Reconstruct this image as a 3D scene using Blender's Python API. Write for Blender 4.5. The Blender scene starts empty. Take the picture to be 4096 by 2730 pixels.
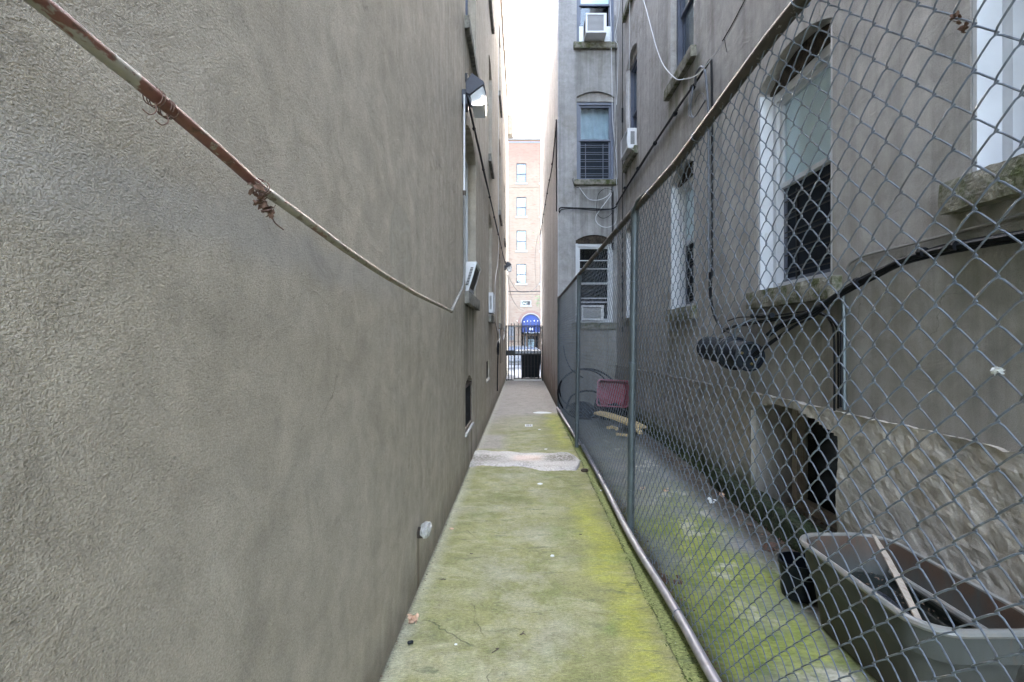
import bpy, bmesh, math, random
from mathutils import Vector, Matrix, noise
random.seed(7)
S = bpy.context.scene
COL = S.collection
F = 1940.0; U0 = 2090.0; V0 = 1360.0; H = 1.25      # survey constants: focal length and horizon of the photograph, eye height

def P(u, v, y):            # a surveyed point of the photo at distance y
    return Vector(((u-U0)*y/F, y, H-(v-V0)*y/F))
def PX(u, v, x):           # a surveyed point lying on the vertical plane X = x
    return P(u, v, F*x/(u-U0))

# ------------------------------------------------------------------ materials
class NT:
    def __init__(s, name):
        s.m = bpy.data.materials.new(name); s.m.use_nodes = True
        s.t = s.m.node_tree; s.t.nodes.clear()
        s.o = s.t.nodes.new('ShaderNodeOutputMaterial')
        s.p = None
    def n(s, ty, **k):
        x = s.t.nodes.new('ShaderNode'+ty)
        for a, b in k.items(): setattr(x, a, b)
        return x
    def set(s, sock, v):
        if isinstance(v, bpy.types.NodeSocket): s.t.links.new(v, sock)
        elif v is not None:
            if isinstance(v, (tuple, list)) and len(v) == 3 and sock.type == 'RGBA': v = (*v, 1)
            sock.default_value = v
    def pos(s):
        if s.p is None: s.p = s.n('NewGeometry').outputs['Position']
        return s.p
    def vmul(s, v, k):
        x = s.n('VectorMath', operation='MULTIPLY'); s.set(x.inputs[0], v); s.set(x.inputs[1], k); return x.outputs[0]
    def vadd(s, v, k):
        x = s.n('VectorMath', operation='ADD'); s.set(x.inputs[0], v); s.set(x.inputs[1], k); return x.outputs[0]
    def sep(s, v):
        x = s.n('SeparateXYZ'); s.set(x.inputs[0], v); return x.outputs
    def noise(s, v, sc, det=4, ro=.55, dis=0, col=False):
        x = s.n('TexNoise'); s.set(x.inputs['Vector'], v); s.set(x.inputs['Scale'], sc)
        s.set(x.inputs['Detail'], det); s.set(x.inputs['Roughness'], ro); s.set(x.inputs['Distortion'], dis)
        return x.outputs['Color' if col else 'Fac']
    def vor(s, v, sc, feat='F1', out='Distance'):
        x = s.n('TexVoronoi', feature=feat); s.set(x.inputs['Vector'], v); s.set(x.inputs['Scale'], sc); return x.outputs[out]
    def math(s, op, a, b=None, c=None, clamp=False):
        x = s.n('Math', operation=op, use_clamp=clamp); s.set(x.inputs[0], a)
        if b is not None: s.set(x.inputs[1], b)
        if c is not None: s.set(x.inputs[2], c)
        return x.outputs[0]
    def mr(s, v, a, b, c=0., d=1., smooth=False):
        x = s.n('MapRange', interpolation_type='SMOOTHSTEP' if smooth else 'LINEAR')
        for i, q in enumerate((v, a, b, c, d)): s.set(x.inputs[i], q)
        return x.outputs[0]
    def mix(s, f, a, b, bt='MIX'):
        x = s.n('Mix', data_type='RGBA', blend_type=bt); s.set(x.inputs[0], f); s.set(x.inputs[6], a); s.set(x.inputs[7], b); return x.outputs[2]
    def bump(s, h, st=.5, d=.01, nrm=None):
        x = s.n('Bump'); s.set(x.inputs['Height'], h); s.set(x.inputs['Strength'], st); s.set(x.inputs['Distance'], d)
        if nrm is not None: s.set(x.inputs['Normal'], nrm)
        return x.outputs[0]
    def bsdf(s, col, ro=.8, nrm=None, metal=0., spec=.5, trans=None, alpha=None):
        b = s.n('BsdfPrincipled'); s.set(b.inputs['Base Color'], col); s.set(b.inputs['Roughness'], ro)
        s.set(b.inputs['Metallic'], metal); s.set(b.inputs['Specular IOR Level'], spec)
        if nrm is not None: s.set(b.inputs['Normal'], nrm)
        if trans is not None: s.set(b.inputs['Transmission Weight'], trans)
        return b.outputs[0]
    def out(s, sh): s.t.links.new(sh, s.o.inputs['Surface']); return s.m
    def done(s, *a, **k): return s.out(s.bsdf(*a, **k))

def band(t, v, lo, hi, soft):
    return t.math('MULTIPLY', t.mr(v, lo-soft, lo+soft, 0, 1, True), t.mr(v, hi-soft, hi+soft, 1, 0, True))

def stucco_mat(name, c1, c2, c3, grain=1., streak=.5, kind=''):
    t = NT(name); p = t.pos(); x, y, z = t.sep(p)
    big = t.noise(p, 1.3, 5, .6)
    st = t.noise(t.vmul(p, (9, 9, .35)), 1.0, 5, .6)
    mid = t.noise(p, 9, 6, .65)
    fine = t.noise(t.vmul(p, (1, .7, 1)), 330, 3, .7)
    col = t.mix(t.mr(big, .3, .7), c1, c2)
    fary = t.mr(y, 1.2, 4.5, .15, 1) if kind == 'left' else 1.
    col = t.mix(t.math('MULTIPLY', t.math('MULTIPLY', t.mr(st, .46, .70), streak), fary), col, c3)
    col = t.mix(t.math('MULTIPLY', t.math('MULTIPLY', t.mr(t.noise(t.vmul(p, (14, 14, .25)), 1, 4, .6), .5, .75), streak*.5), fary), col, tuple(min(1, c*1.45) for c in c1))
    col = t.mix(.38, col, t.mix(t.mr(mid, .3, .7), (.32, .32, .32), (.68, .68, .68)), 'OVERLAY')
    col = t.mix(.30, col, t.mix(t.mr(fine, .36, .64), (.22, .22, .22), (.78, .78, .78)), 'OVERLAY')  # light and dark sides of the grain put into the colour
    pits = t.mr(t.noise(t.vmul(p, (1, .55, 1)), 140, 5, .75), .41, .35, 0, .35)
    col = t.mix(pits, col, tuple(c*.35 for c in c1))  # dirt and shade of the pits, both put into the colour
    hair = t.mr(t.vor(t.vadd(p, t.vmul(t.noise(p, 3, 5, .6, col=True), (.3, .3, .3))), .8, 'DISTANCE_TO_EDGE'), .0007, .0022, 1, 0)
    hair = t.math('MULTIPLY', hair, t.mr(t.noise(p, 1.1, 3), .54, .6))
    col = t.mix(t.math('MULTIPLY', hair, .6), col, tuple(c*.3 for c in c1))
    rg = 1.
    if kind == 'left':
        # cool pale band running under the conduit, smooth repair patch, damp foot
        b = t.math('MULTIPLY', band(t, t.math('ADD', z, t.mr(t.noise(p, 3, 4), 0, 1, -.09, .09)), 1.40, 1.50, .035), t.mr(y, 1.4, 2.2, 1, 0))
        col = t.mix(t.math('MULTIPLY', b, .28), col, (.36, .37, .40))
        dy = t.math('DIVIDE', t.math('SUBTRACT', y, 2.10), .19); dz = t.math('DIVIDE', t.math('SUBTRACT', z, 1.66), .17)
        r = t.math('ADD', t.math('POWER', t.math('ABSOLUTE', dy), 2.6), t.math('POWER', t.math('ABSOLUTE', dz), 3.))
        r = t.math('ADD', r, t.mr(t.noise(p, 14, 3), 0, 1, -.5, .5))
        patch = t.mr(r, .85, 1.0, 1, 0)
        col = t.mix(t.math('MULTIPLY', patch, .35), col, (.33, .32, .28))
        rg = t.mr(patch, 0, 1, 1, .18)
        foot = t.mr(t.math('ADD', z, t.mr(t.noise(t.vmul(p, (4, 4, 1)), 2, 4), 0, 1, -.12, .12)), .02, .22, 1, 0)
        col = t.mix(t.math('MULTIPLY', foot, .55), col, (.10, .085, .068))
        # rust run below the sill of the barred vent and the pipe stub
        for (yy, zt, w) in ((4.98, .37, .03), (2.44, .30, .022)):
            d = t.math('ABSOLUTE', t.math('SUBTRACT', y, yy))
            m = t.math('MULTIPLY', t.mr(d, w*.3, w*2., 1, 0), t.mr(z, zt-.01, zt+.01, 1, 0))
            col = t.mix(t.math('MULTIPLY', m, .6), col, (.09, .06, .035))
        # damp runs below the sills
        for (ya, yb, zt) in ((4.3, 5.45, 1.65), (7.5, 8.3, 1.6), (4.3, 5.45, 4.1), (7.5, 8.3, 4.0), (10.8, 11.8, 1.6)):
            m = t.math('MULTIPLY', band(t, y, ya, yb, .15), t.math('MULTIPLY', t.mr(z, zt-1.5, zt, 0, 1), t.mr(z, zt, zt+.02, 1, 0)))
            col = t.mix(t.math('MULTIPLY', t.math('MULTIPLY', m, t.mr(st, .35, .65)), .7), col, (.075, .075, .05))
    if kind == 'right':
        low_tone = t.mr(t.math('ADD', z, t.mr(t.noise(t.vmul(p, (1, 1.2, .6)), 1.6, 5, .65), .25, .75, -.9, .9)), .9, 2.2, 1, 0, True)
        col = t.mix(t.math('MULTIPLY', low_tone, .5), col, (.16, .14, .105))  # darker, warmer tone towards the foot of the wall
        blot = t.mr(t.noise(t.vadd(p, (4, 4, 4)), 1.9, 6, .68), .54, .66)
        col = t.mix(t.math('MULTIPLY', blot, .35), col, (.17, .16, .12))
        for (ya, yb, zt) in ((2.5, 3.7, 1.5), (4.7, 5.7, 1.5), (4.6, 5.7, 4.0), (7.1, 8.1, 4.0), (1.0, 2.0, 1.75)):
            m = t.math('MULTIPLY', band(t, y, ya, yb, .1), t.math('MULTIPLY', t.mr(z, zt-.9, zt, 0, 1), t.mr(z, zt, zt+.02, 1, 0)))
            m = t.math('MULTIPLY', m, t.mr(x, 1.5, 1.6, 0, 1))
            col = t.mix(t.math('MULTIPLY', t.math('MULTIPLY', m, t.mr(t.noise(t.vmul(p, (7, 7, 1)), 1, 4), .35, .6)), .6), col, (.085, .09, .045))
        for (zt, h) in ((6.45, 1.5), (3.95, .8)):
            m = t.math('MULTIPLY', t.math('MULTIPLY', t.mr(y, 8.6, 8.68, 0, 1), t.mr(x, .85, 1.0, 0, 1)), t.math('MULTIPLY', t.mr(z, zt-h, zt, 0, 1), t.mr(z, zt, zt+.02, 1, 0)))
            col = t.mix(t.math('MULTIPLY', t.math('MULTIPLY', m, t.mr(st, .3, .6)), .6), col, (.09, .09, .075))
    if kind == 'far':
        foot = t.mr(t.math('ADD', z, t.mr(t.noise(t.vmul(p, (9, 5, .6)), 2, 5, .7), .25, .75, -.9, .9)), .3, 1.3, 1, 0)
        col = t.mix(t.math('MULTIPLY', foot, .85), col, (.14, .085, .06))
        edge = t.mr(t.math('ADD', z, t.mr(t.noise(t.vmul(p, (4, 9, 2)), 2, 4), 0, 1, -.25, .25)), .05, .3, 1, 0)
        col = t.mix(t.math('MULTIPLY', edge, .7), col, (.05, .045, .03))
    pa = t.vmul(p, (1, .5, 1)); g1 = t.noise(pa, 380, 3, .62); g2 = t.noise(pa, 650, 2, .5); g3 = t.noise(t.vmul(p, (1, .7, 1)), 30, 5, .62)
    h = t.math('ADD', t.math('MULTIPLY', t.mr(g1, .35, .75), rg), t.math('MULTIPLY', g2, .25))
    dimg = t.math('SUBTRACT', 1, t.mr(t.vor(p, 330), .0, .6))
    h = t.math('ADD', h, t.math('MULTIPLY', t.math('MULTIPLY', dimg, .5), rg))
    sw = t.noise(t.vadd(p, t.vmul(t.noise(p, 2.2, 2, .5, col=True), (.5, .5, .5))), 4.5, 6, .6, 1.8); b0 = t.bump(sw, .42*grain, .03); col = t.mix(.2, col, t.mix(t.mr(sw, .35, .65), (.32, .32, .32), (.68, .68, .68)), 'OVERLAY'); b1 = t.bump(g3, .38*grain, .010, b0)
    h = t.math('SUBTRACT', h, t.math('MULTIPLY', pits, 1.2)); b2 = t.bump(h, .85*grain, .0026, b1)
    return t.done(col, .93, b2, spec=.25)

M = {}
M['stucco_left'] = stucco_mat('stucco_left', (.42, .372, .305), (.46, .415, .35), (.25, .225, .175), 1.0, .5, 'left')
M['stucco_right'] = stucco_mat('stucco_right', (.355, .342, .335), (.43, .41, .40), (.17, .165, .155), .95, .5, 'right')
M['stucco_back'] = stucco_mat('stucco_back', (.30, .295, .295), (.37, .36, .365), (.15, .145, .145), .7, .6, 'right')  # same stucco as the right wall, colour shifted for the light it gets
M['stucco_far'] = stucco_mat('stucco_far', (.50, .475, .485), (.57, .545, .56), (.27, .25, .25), .8, .8, 'far')

def base_mat():
    t = NT('rough_plaster'); p = t.pos(); x, y, z = t.sep(p)
    a = t.noise(p, 3.2, 6, .6); b = t.noise(p, 18, 5, .65)
    col = t.mix(t.mr(a, .35, .65), (.44, .405, .36), (.27, .25, .225))
    col = t.mix(t.math('MULTIPLY', t.mr(t.noise(t.vadd(p, (5, 3, 1)), 2.6, 5, .6), .56, .72), .4), col, (.40, .31, .20))
    col = t.mix(.5, col, t.mix(t.mr(b, .3, .7), (.25, .25, .25), (.75, .75, .75)), 'OVERLAY')
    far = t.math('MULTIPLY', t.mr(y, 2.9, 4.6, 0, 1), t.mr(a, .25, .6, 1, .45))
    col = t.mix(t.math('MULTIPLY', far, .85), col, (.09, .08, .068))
    moss = t.math('MULTIPLY', t.mr(t.math('ADD', z, t.mr(t.noise(p, 6, 5), 0, 1, -.16, .16)), .10, .34, 1, 0), t.mr(y, 2.6, 3.6, .35, 1))
    col = t.mix(t.math('MULTIPLY', moss, .92), col, t.mix(t.mr(b, .4, .6), (.012, .022, .006), (.05, .075, .015)))
    h = t.math('ADD', t.noise(p, 60, 5, .65), t.math('MULTIPLY', t.noise(p, 300, 3), .7))
    return t.done(col, .92, t.bump(h, .8, .004), spec=.25)
M['plaster_base'] = base_mat()

def path_mat():
    t = NT('algae_concrete'); p = t.pos(); x, y, z = t.sep(p)
    n1 = t.noise(p, 2.2, 6, .6); n2 = t.noise(t.vadd(p, (3, 9, 0)), 5.5, 6, .62); n3 = t.noise(t.vmul(p, (55, 120, 1)), 1, 5, .7); n4 = t.noise(p, 1.1, 3, .5)
    grey = t.mix(t.mr(n2, .3, .7), (.29, .262, .235), (.37, .335, .305))
    alg = t.mix(t.mr(n1, .35, .65), (.185, .192, .075), (.285, .275, .125))
    alg = t.mix(t.math('MULTIPLY', t.mr(t.noise(t.vmul(p, (1, 1.6, 1)), 3.2, 9, .72, .8), .48, .66), .7), alg, (.39, .37, .235))
    # where algae grows: strong near, broken beyond 6 m on the left, none past ~8.4
    wob = t.mr(n4, .25, .75, -1, 1)
    e = t.math('ADD', t.math('ADD', y, t.math('MULTIPLY', wob, .5)), t.math('MULTIPLY', x, -1.6))
    m = t.mr(e, 6.3, 8.8, 1, 0, True)
    m = t.math('MULTIPLY', m, t.mr(t.math('ADD', y, t.math('MULTIPLY', wob, .15)), 8.0, 8.35, 1, 0))
    pk = t.math('MULTIPLY', band(t, y, 5.55, 6.35, .1), t.mr(t.math('ADD', x, t.math('MULTIPLY', wob, .05)), -.27, -.12, 1, 0))
    m = t.math('MULTIPLY', m, t.math('SUBTRACT', 1, t.math('MULTIPLY', pk, .85)))
    tan = t.mr(t.noise(t.vadd(p, (1, 2, 7)), 2.6, 6, .65), .55, .70, 0, .35)
    col = t.mix(t.math('MULTIPLY', m, t.math('SUBTRACT', 1, tan)), grey, alg)
    worn = t.math('MULTIPLY', t.math('MULTIPLY', band(t, t.math('ADD', x, t.mr(n4, 0, 1, -.2, .2)), -.28, .22, .16), t.mr(t.noise(t.vadd(p, (8, 8, 1)), 3.1, 7, .68), .44, .62)), m)
    col = t.mix(t.math('MULTIPLY', worn, .6), col, (.40, .375, .285))
    # acid yellow-green streak along the fence side
    cx = t.math('ADD', .49, t.math('MULTIPLY', t.mr(t.noise(t.vmul(p, (0, 1, 0)), 1.6, 2), .25, .75, -1, 1), .10))
    w = t.mr(t.noise(t.vadd(t.vmul(p, (0, 1, 0)), (4, 0, 0)), 1.7, 3), .3, .7, .05, .17)
    d = t.math('DIVIDE', t.math('ABSOLUTE', t.math('SUBTRACT', x, cx)), w)
    yel = t.math('MULTIPLY', t.mr(t.math('ADD', d, t.mr(n2, 0, 1, -.45, .45)), .0, 1.7, 1, 0, True), t.math('MAXIMUM', t.mr(y, 3.3, 4.1, 1, 0, True), t.math('MULTIPLY', band(t, y, 5.6, 8.2, .4), .9)))
    yel = t.math('MULTIPLY', yel, t.mr(t.noise(t.vmul(p, (3, 8, 1)), 4, 6, .7), .34, .56, .35, 1)); col = t.mix(t.math('MULTIPLY', yel, .72), col, (.37, .375, .055))
    grn = t.math('MULTIPLY', t.mr(t.noise(t.vadd(p, (7, 1, 2)), 3., 4), .55, .7), t.mr(x, .15, .45, .25, .7))
    col = t.mix(t.math('MULTIPLY', t.math('MULTIPLY', grn, m), .9), col, (.15, .22, .06))
    # strip of older rough concrete at the fence, beyond the crack
    cr = t.math('ADD', .600, t.mr(t.noise(t.vmul(p, (0, 1, 0)), 3.5, 6, .7), .2, .8, -.02, .02))
    strip = t.mr(x, cr, t.math('ADD', cr, .004))
    strip = t.math('MULTIPLY', strip, t.mr(y, 8.3, 8.5, 1, 0))
    sc = t.mix(t.mr(n3, .35, .65), (.12, .15, .045), (.30, .33, .12))
    col = t.mix(t.math('MULTIPLY', strip, .85), col, sc)
    # cracks and dark scuffs
    ck = t.mr(t.math('ABSOLUTE', t.math('SUBTRACT', x, cr)), .0012, .0045, 1, 0)
    ck = t.math('MULTIPLY', ck, t.math('MULTIPLY', t.mr(y, 8.3, 8.5, 1, 0), t.mr(t.noise(t.vmul(p, (0, 1, 0)), 7, 3), .42, .55)))
    wp = t.vadd(p, t.vmul(t.noise(p, 4, 4, .6, col=True), (.16, .12, 0)))
    v2 = t.mr(t.vor(wp, 1.55, 'DISTANCE_TO_EDGE'), .0012, .0035, 1, 0)
    v2 = t.math('MULTIPLY', v2, t.mr(t.noise(t.vadd(p, (2, 2, 2)), 1.9, 3), .56, .62))
    ck = t.math('MAXIMUM', ck, t.math('MULTIPLY', v2, .7))
    col = t.mix(t.math('MULTIPLY', ck, .8), col, (.03, .035, .02))
    sp = t.math('MULTIPLY', t.mr(t.noise(t.vmul(t.vadd(p, (0, 0, 4)), (5, 16, 1)), 1, 8, .75), .55, .62), t.mr(n1, .38, .58, .15, .9))
    col = t.mix(t.math('MULTIPLY', sp, .75), col, (.10, .12, .065))
    edge = t.mr(t.math('ADD', x, t.mr(n2, 0, 1, -.05, .05)), -.52, -.43, 1, 0)
    col = t.mix(t.math('MULTIPLY', edge, .55), col, (.42, .41, .34))
    dk = t.math('MULTIPLY', t.mr(t.math('ADD', x, t.mr(n3, 0, 1, -.012, .012)), -.527, -.505, 1, 0), .7)
    col = t.mix(dk, col, (.06, .055, .045))
    col = t.mix(.4, col, t.mix(t.mr(n3, .35, .65), (.2, .2, .2), (.8, .8, .8)), 'OVERLAY')
    g = t.noise(p, 260, 4, .75)
    col = t.mix(.3, col, t.mix(t.mr(t.noise(p, 17, 9, .8), .35, .65), (.25, .25, .25), (.75, .75, .75)), 'OVERLAY')
    col = t.mix(t.mr(g, .66, .72, 0, .6), col, (.62, .62, .50))
    col = t.mix(.6, col, t.mix(t.mr(g, .3, .7), (.2, .2, .2), (.8, .8, .8)), 'OVERLAY')
    h = t.math('SUBTRACT', t.math('ADD', t.math('MULTIPLY', n3, .7), t.math('MULTIPLY', g, .35)), t.math('MULTIPLY', ck, 1.5))
    h = t.math('ADD', h, t.math('MULTIPLY', t.noise(p, 45, 4), .6))
    return t.done(col, .88, t.bump(h, .65, .003), spec=.3)
M['path'] = path_mat()

def yard_mat():
    t = NT('damp_yard_concrete'); p = t.pos(); x, y, z = t.sep(p)
    n1 = t.noise(t.vadd(p, (2, 0, 0)), 2.6, 6, .62); n2 = t.noise(p, 9, 6, .65); n3 = t.noise(t.vmul(p, (25, 60, 1)), 1, 4, .65)
    col = t.mix(t.mr(n1, .35, .65), (.17, .175, .165), (.24, .23, .21))
    g = t.math('MULTIPLY', t.mr(t.math('ADD', x, t.mr(n1, 0, 1, -.5, .5)), 1.15, 1.5, 1, 0, True), t.mr(t.math('ADD', y, t.mr(n2, 0, 1, -.8, .8)), 3.2, 4.6, 1, .15, True))
    g = t.math('MULTIPLY', g, t.mr(t.noise(t.vadd(p, (0, 5, 0)), 1.6, 4), .34, .52))
    col = t.mix(g, col, t.mix(t.mr(n2, .3, .7), (.12, .16, .035), (.29, .31, .08)))
    pale = t.math('MULTIPLY', t.mr(t.noise(t.vadd(p, (0, 0, 9)), 4.5, 6, .65), .56, .63), band(t, x, 1.0, 1.4, .15))
    col = t.mix(t.math('MULTIPLY', pale, .7), col, (.44, .41, .35))
    dirt = t.mr(t.math('ADD', x, t.mr(n2, 0, 1, -.16, .16)), 1.33, 1.48)
    col = t.mix(t.math('MULTIPLY', dirt, .9), col, t.mix(t.mr(n2, .4, .6), (.03, .026, .02), (.10, .085, .065)))
    d2 = t.math('MULTIPLY', t.mr(t.math('ADD', x, t.mr(n2, 0, 1, -.05, .05)), .72, .80, 1, 0), .8)
    col = t.mix(d2, col, (.05, .045, .035))
    col = t.mix(t.mr(y, 5.2, 6.6, 0, .6), col, (.075, .085, .085))  # shadow at the far end of the yard put into the colour
    col = t.mix(.5, col, t.mix(t.mr(n3, .3, .7), (.2, .2, .2), (.8, .8, .8)), 'OVERLAY')
    gg = t.noise(p, 300, 2, .6)
    col = t.mix(t.mr(gg, .68, .76, 0, .4), col, (.5, .5, .45))
    h = t.math('ADD', t.math('MULTIPLY', n3, .7), t.math('ADD', t.math('MULTIPLY', gg, .3), t.math('MULTIPLY', t.noise(p, 40, 5), .8)))
    return t.done(col, .85, t.bump(h, .7, .004), spec=.35)
M['yard'] = yard_mat()

def simple(name, col, ro=.6, metal=0., var=.25, sc=20, bump=.15, bd=.002, spec=.5, dirt=None, dth=(.55, .7), dsc=8, stretch=(1, 1, 1)):
    t = NT(name); p = t.pos()
    n = t.noise(t.vmul(p, stretch), sc, 5, .6)
    c = t.mix(t.mr(n, .3, .7), tuple(c*(1-var) for c in col), tuple(min(1, c*(1+var)) for c in col))
    if dirt:
        c = t.mix(t.mr(t.noise(t.vadd(t.vmul(p, stretch), (3, 1, 4)), dsc, 6, .68), dth[0], dth[1]), c, dirt)
    return t.done(c, t.mr(n, .2, .8, max(.05, ro-.1), min(1, ro+.1)), t.bump(t.noise(p, sc*5, 3), bump, bd), metal=metal, spec=spec)

M['wire'] = simple('galvanised_wire', (.16, .19, .24), .55, .25, .3, 60, .4, .001, dirt=(.13, .12, .115), dth=(.5, .72), dsc=25)
M['galv'] = simple('galvanised_tube', (.115, .142, .16), .5, .45, .25, 14, .1, .001, dirt=(.10, .115, .12), dth=(.45, .75), dsc=9, stretch=(1, 1, .5))
M['rail_rust'] = simple('weathered_rail', (.075, .066, .062), .6, .3, .3, 25, .35, .001, dirt=(.26, .25, .24), dth=(.60, .66), dsc=45)
M['rail_low'] = simple('bottom_rail', (.33, .32, .355), .5, .3, .2, 18, .1, .001, dirt=(.22, .19, .16), dth=(.55, .8), dsc=12)
M['frame_blue'] = simple('bluegrey_metal', (.085, .10, .145), .45, 0, .2, 8, .05)
M['frame_white'] = simple('white_vinyl', (.50, .52, .56), .5, 0, .08, 5, .05, dirt=(.28, .26, .23), dth=(.62, .8), dsc=7)
M['caulk'] = simple('old_caulk', (.50, .48, .44), .9, 0, .3, 30, .6, .004, dirt=(.16, .13, .10), dth=(.5, .6), dsc=14)
M['stone_sill'] = simple('mossy_sill', (.19, .18, .15), .95, 0, .4, 16, .9, .012, dirt=(.055, .065, .02), dth=(.46, .62), dsc=9)
M['stone_sill_grey'] = simple('grey_sill', (.22, .21, .19), .95, 0, .35, 16, .8, .01, dirt=(.07, .07, .05), dth=(.5, .66), dsc=9)
M['lintel'] = simple('crumbling_brown_lintel', (.05, .038, .028), .95, 0, .5, 22, 1., .015, dirt=(.014, .010, .008), dth=(.45, .6), dsc=18)
M['black_rubber'] = simple('black_cable', (.007, .008, .011), .55, 0, .3, 30, .1, spec=.18)
M['black_plastic'] = simple('black_plastic', (.007, .010, .015), .5, 0, .3, 20, .1, dirt=(.02, .024, .028), dth=(.6, .75), spec=.22)
M['white_cable'] = simple('white_cable', (.52, .53, .56), .5, 0, .1, 20, .05)
M['grey_cable'] = simple('grey_cable', (.11, .12, .145), .5, 0, .2, 20, .05)
M['ac_white'] = simple('air_conditioner_casing', (.62, .63, .66), .5, 0, .06, 6, .05, dirt=(.34, .31, .27), dth=(.62, .85), dsc=9)
M['ac_dark'] = simple('coil_panel', (.09, .085, .08), .5, .4, .3, 60, .3)
M['iron'] = simple('black_iron', (.006, .006, .008), .5, .1, .3, 20, .1)
M['curtain'] = simple('pale_curtain', (.38, .45, .50), .9, 0, .12, 5, .05)
M['shade'] = simple('window_shade', (.72, .80, .82), .9, 0, .06, 3, .02)
M['interior'] = simple('dark_room', (.003, .004, .006), .95, 0, .2, 3, .0, spec=.1)
M['screen'] = simple('insect_screen', (.020, .026, .037), .85, 0, .2, 30, .2, spec=.15)
M['rust_conduit'] = None
M['mortar'] = simple('mortar_lump', (.42, .41, .39), .95, 0, .2, 40, .9, .006)
M['wood_old'] = simple('weathered_wood', (.36, .31, .26), .85, 0, .25, 30, .4, dirt=(.16, .10, .07), dth=(.55, .7), stretch=(6, 1, 1))
M['wood_yellow'] = simple('yellow_board', (.50, .38, .20), .85, 0, .2, 20, .3, dirt=(.2, .13, .07), dth=(.6, .75))
M['tub_pink'] = simple('pink_plastic', (.36, .10, .17), .45, 0, .15, 8, .05, dirt=(.20, .015, .04), dth=(.4, .6), dsc=3)
M['tub_red'] = simple('dark_red_plastic', (.17, .015, .035), .5, 0, .2, 8, .05, dirt=(.28, .06, .11), dth=(.5, .7), dsc=4)
M['leaf_dry'] = simple('dry_leaf', (.13, .075, .055), .9, 0, .4, 60, .5)
M['leaf_pale'] = simple('pale_leaf', (.60, .40, .28), .9, 0, .3, 60, .5)
M['leaf_green'] = simple('green_leaf', (.07, .15, .035), .6, 0, .35, 9, .1)
M['bark'] = simple('bark', (.09, .07, .055), .9, 0, .3, 20, .8)
M['gum'] = simple('white_spot', (.66, .68, .68), .8, 0, .1, 30, .2)
M['brass'] = simple('brass_screw', (.22, .17, .07), .35, .8, .1, 20, .05)
M['kerbstone'] = simple('kerbstone', (.12, .12, .12), .9, 0, .15, 8, .3)
M['pave'] = simple('pale_pavement', (.19, .19, .20), .9, 0, .12, 3, .3)
M['asphalt'] = simple('asphalt', (.085, .085, .095), .9, 0, .2, 6, .4)
M['earth'] = simple('bare_ground', (.14, .13, .11), .95, 0, .3, 1.2, .5, .02)
M['blue_awning'] = simple('blue_canvas', (.0042, .018, .095), .7, 0, .1, 3, .1)
M['far_stone'] = simple('far_white_stone', (.20, .195, .19), .85, 0, .08, 6, .2)
M['far_blind'] = simple('pale_blind', (.105, .112, .128), .8, 0, .1, 3, .0)
M['far_room'] = simple('dim_room', (.055, .06, .075), .9, 0, .2, 3, 0)
M['far_frame'] = simple('dull_blue_frame', (.022, .022, .034), .6, 0, .1, 3, 0)
M['door_brown'] = simple('brown_door', (.055, .035, .025), .5, 0, .3, 8, .1)
M['white_stone'] = simple('white_stone', (.68, .66, .62), .85, 0, .08, 6, .2)
M['car_paint'] = simple('silver_car_paint', (.22, .235, .27), .25, .5, .03, 3, .0)
M['tyre'] = simple('tyre', (.02, .02, .02), .85, 0, .2, 20, .3)
M['chrome'] = simple('chrome', (.6, .6, .62), .2, .9, .05, 8, .0)
M['ltred'] = simple('tail_lamp', (.4, .02, .02), .3)
M['lamp_housing'] = simple('lamp_housing', (.035, .037, .05), .5, .3, .2, 12, .1)
M['litter'] = simple('leaf_litter', (.10, .06, .04), .95, 0, .6, 40, .5, dirt=(.22, .15, .10), dth=(.5, .65), dsc=40)
M['dark_moss'] = simple('dark_moss', (.022, .034, .010), 1., 0, .6, 14, 1., .02, dirt=(.06, .06, .04), dth=(.5, .66), dsc=16)
M['moss'] = simple('moss', (.06, .09, .018), 1., 0, .6, 14, 1., .02, dirt=(.10, .11, .06), dth=(.5, .66), dsc=16)
M['lid_grey'] = simple('grey_lid', (.20, .22, .24), .3, .4, .1, 6, .05)
M['cement_grey'] = simple('cement_render', (.19, .185, .18), .95, 0, .2, 5, .5, .004)

t = NT('glass_pane')
mixs = t.n('MixShader'); fr = t.n('LayerWeight'); fr.inputs[0].default_value = .5
tr = t.n('BsdfTransparent'); tr.inputs[0].default_value = (.90, .94, .96, 1)
gl = t.n('BsdfGlossy'); gl.inputs['Roughness'].default_value = .04; gl.inputs[0].default_value = (.9, .95, 1, 1)
t.set(mixs.inputs[0], t.math('MULTIPLY_ADD', t.math('POWER', fr.outputs['Facing'], 4.5), .7, .035)); t.set(mixs.inputs[1], tr.outputs[0]); t.set(mixs.inputs[2], gl.outputs[0])
M['glass'] = t.out(mixs.outputs[0])
t = NT('lens_glass')
M['lens'] = t.out(t.bsdf((.75, .78, .80), .25, t.bump(t.noise(t.pos(), 90, 2), .6, .004), trans=.6))
t = NT('rain_water')
mixs = t.n('MixShader'); fr = t.n('LayerWeight'); fr.inputs[0].default_value = .5
tr = t.n('BsdfTransparent'); tr.inputs[0].default_value = (.55, .60, .60, 1)
gl = t.n('BsdfGlossy'); gl.inputs['Roughness'].default_value = .02
t.set(mixs.inputs[0], t.math('MULTIPLY_ADD', t.math('POWER', fr.outputs['Facing'], 4.), .8, .03)); t.set(mixs.inputs[1], tr.outputs[0]); t.set(mixs.inputs[2], gl.outputs[0])
M['water'] = t.out(mixs.outputs[0])

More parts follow.
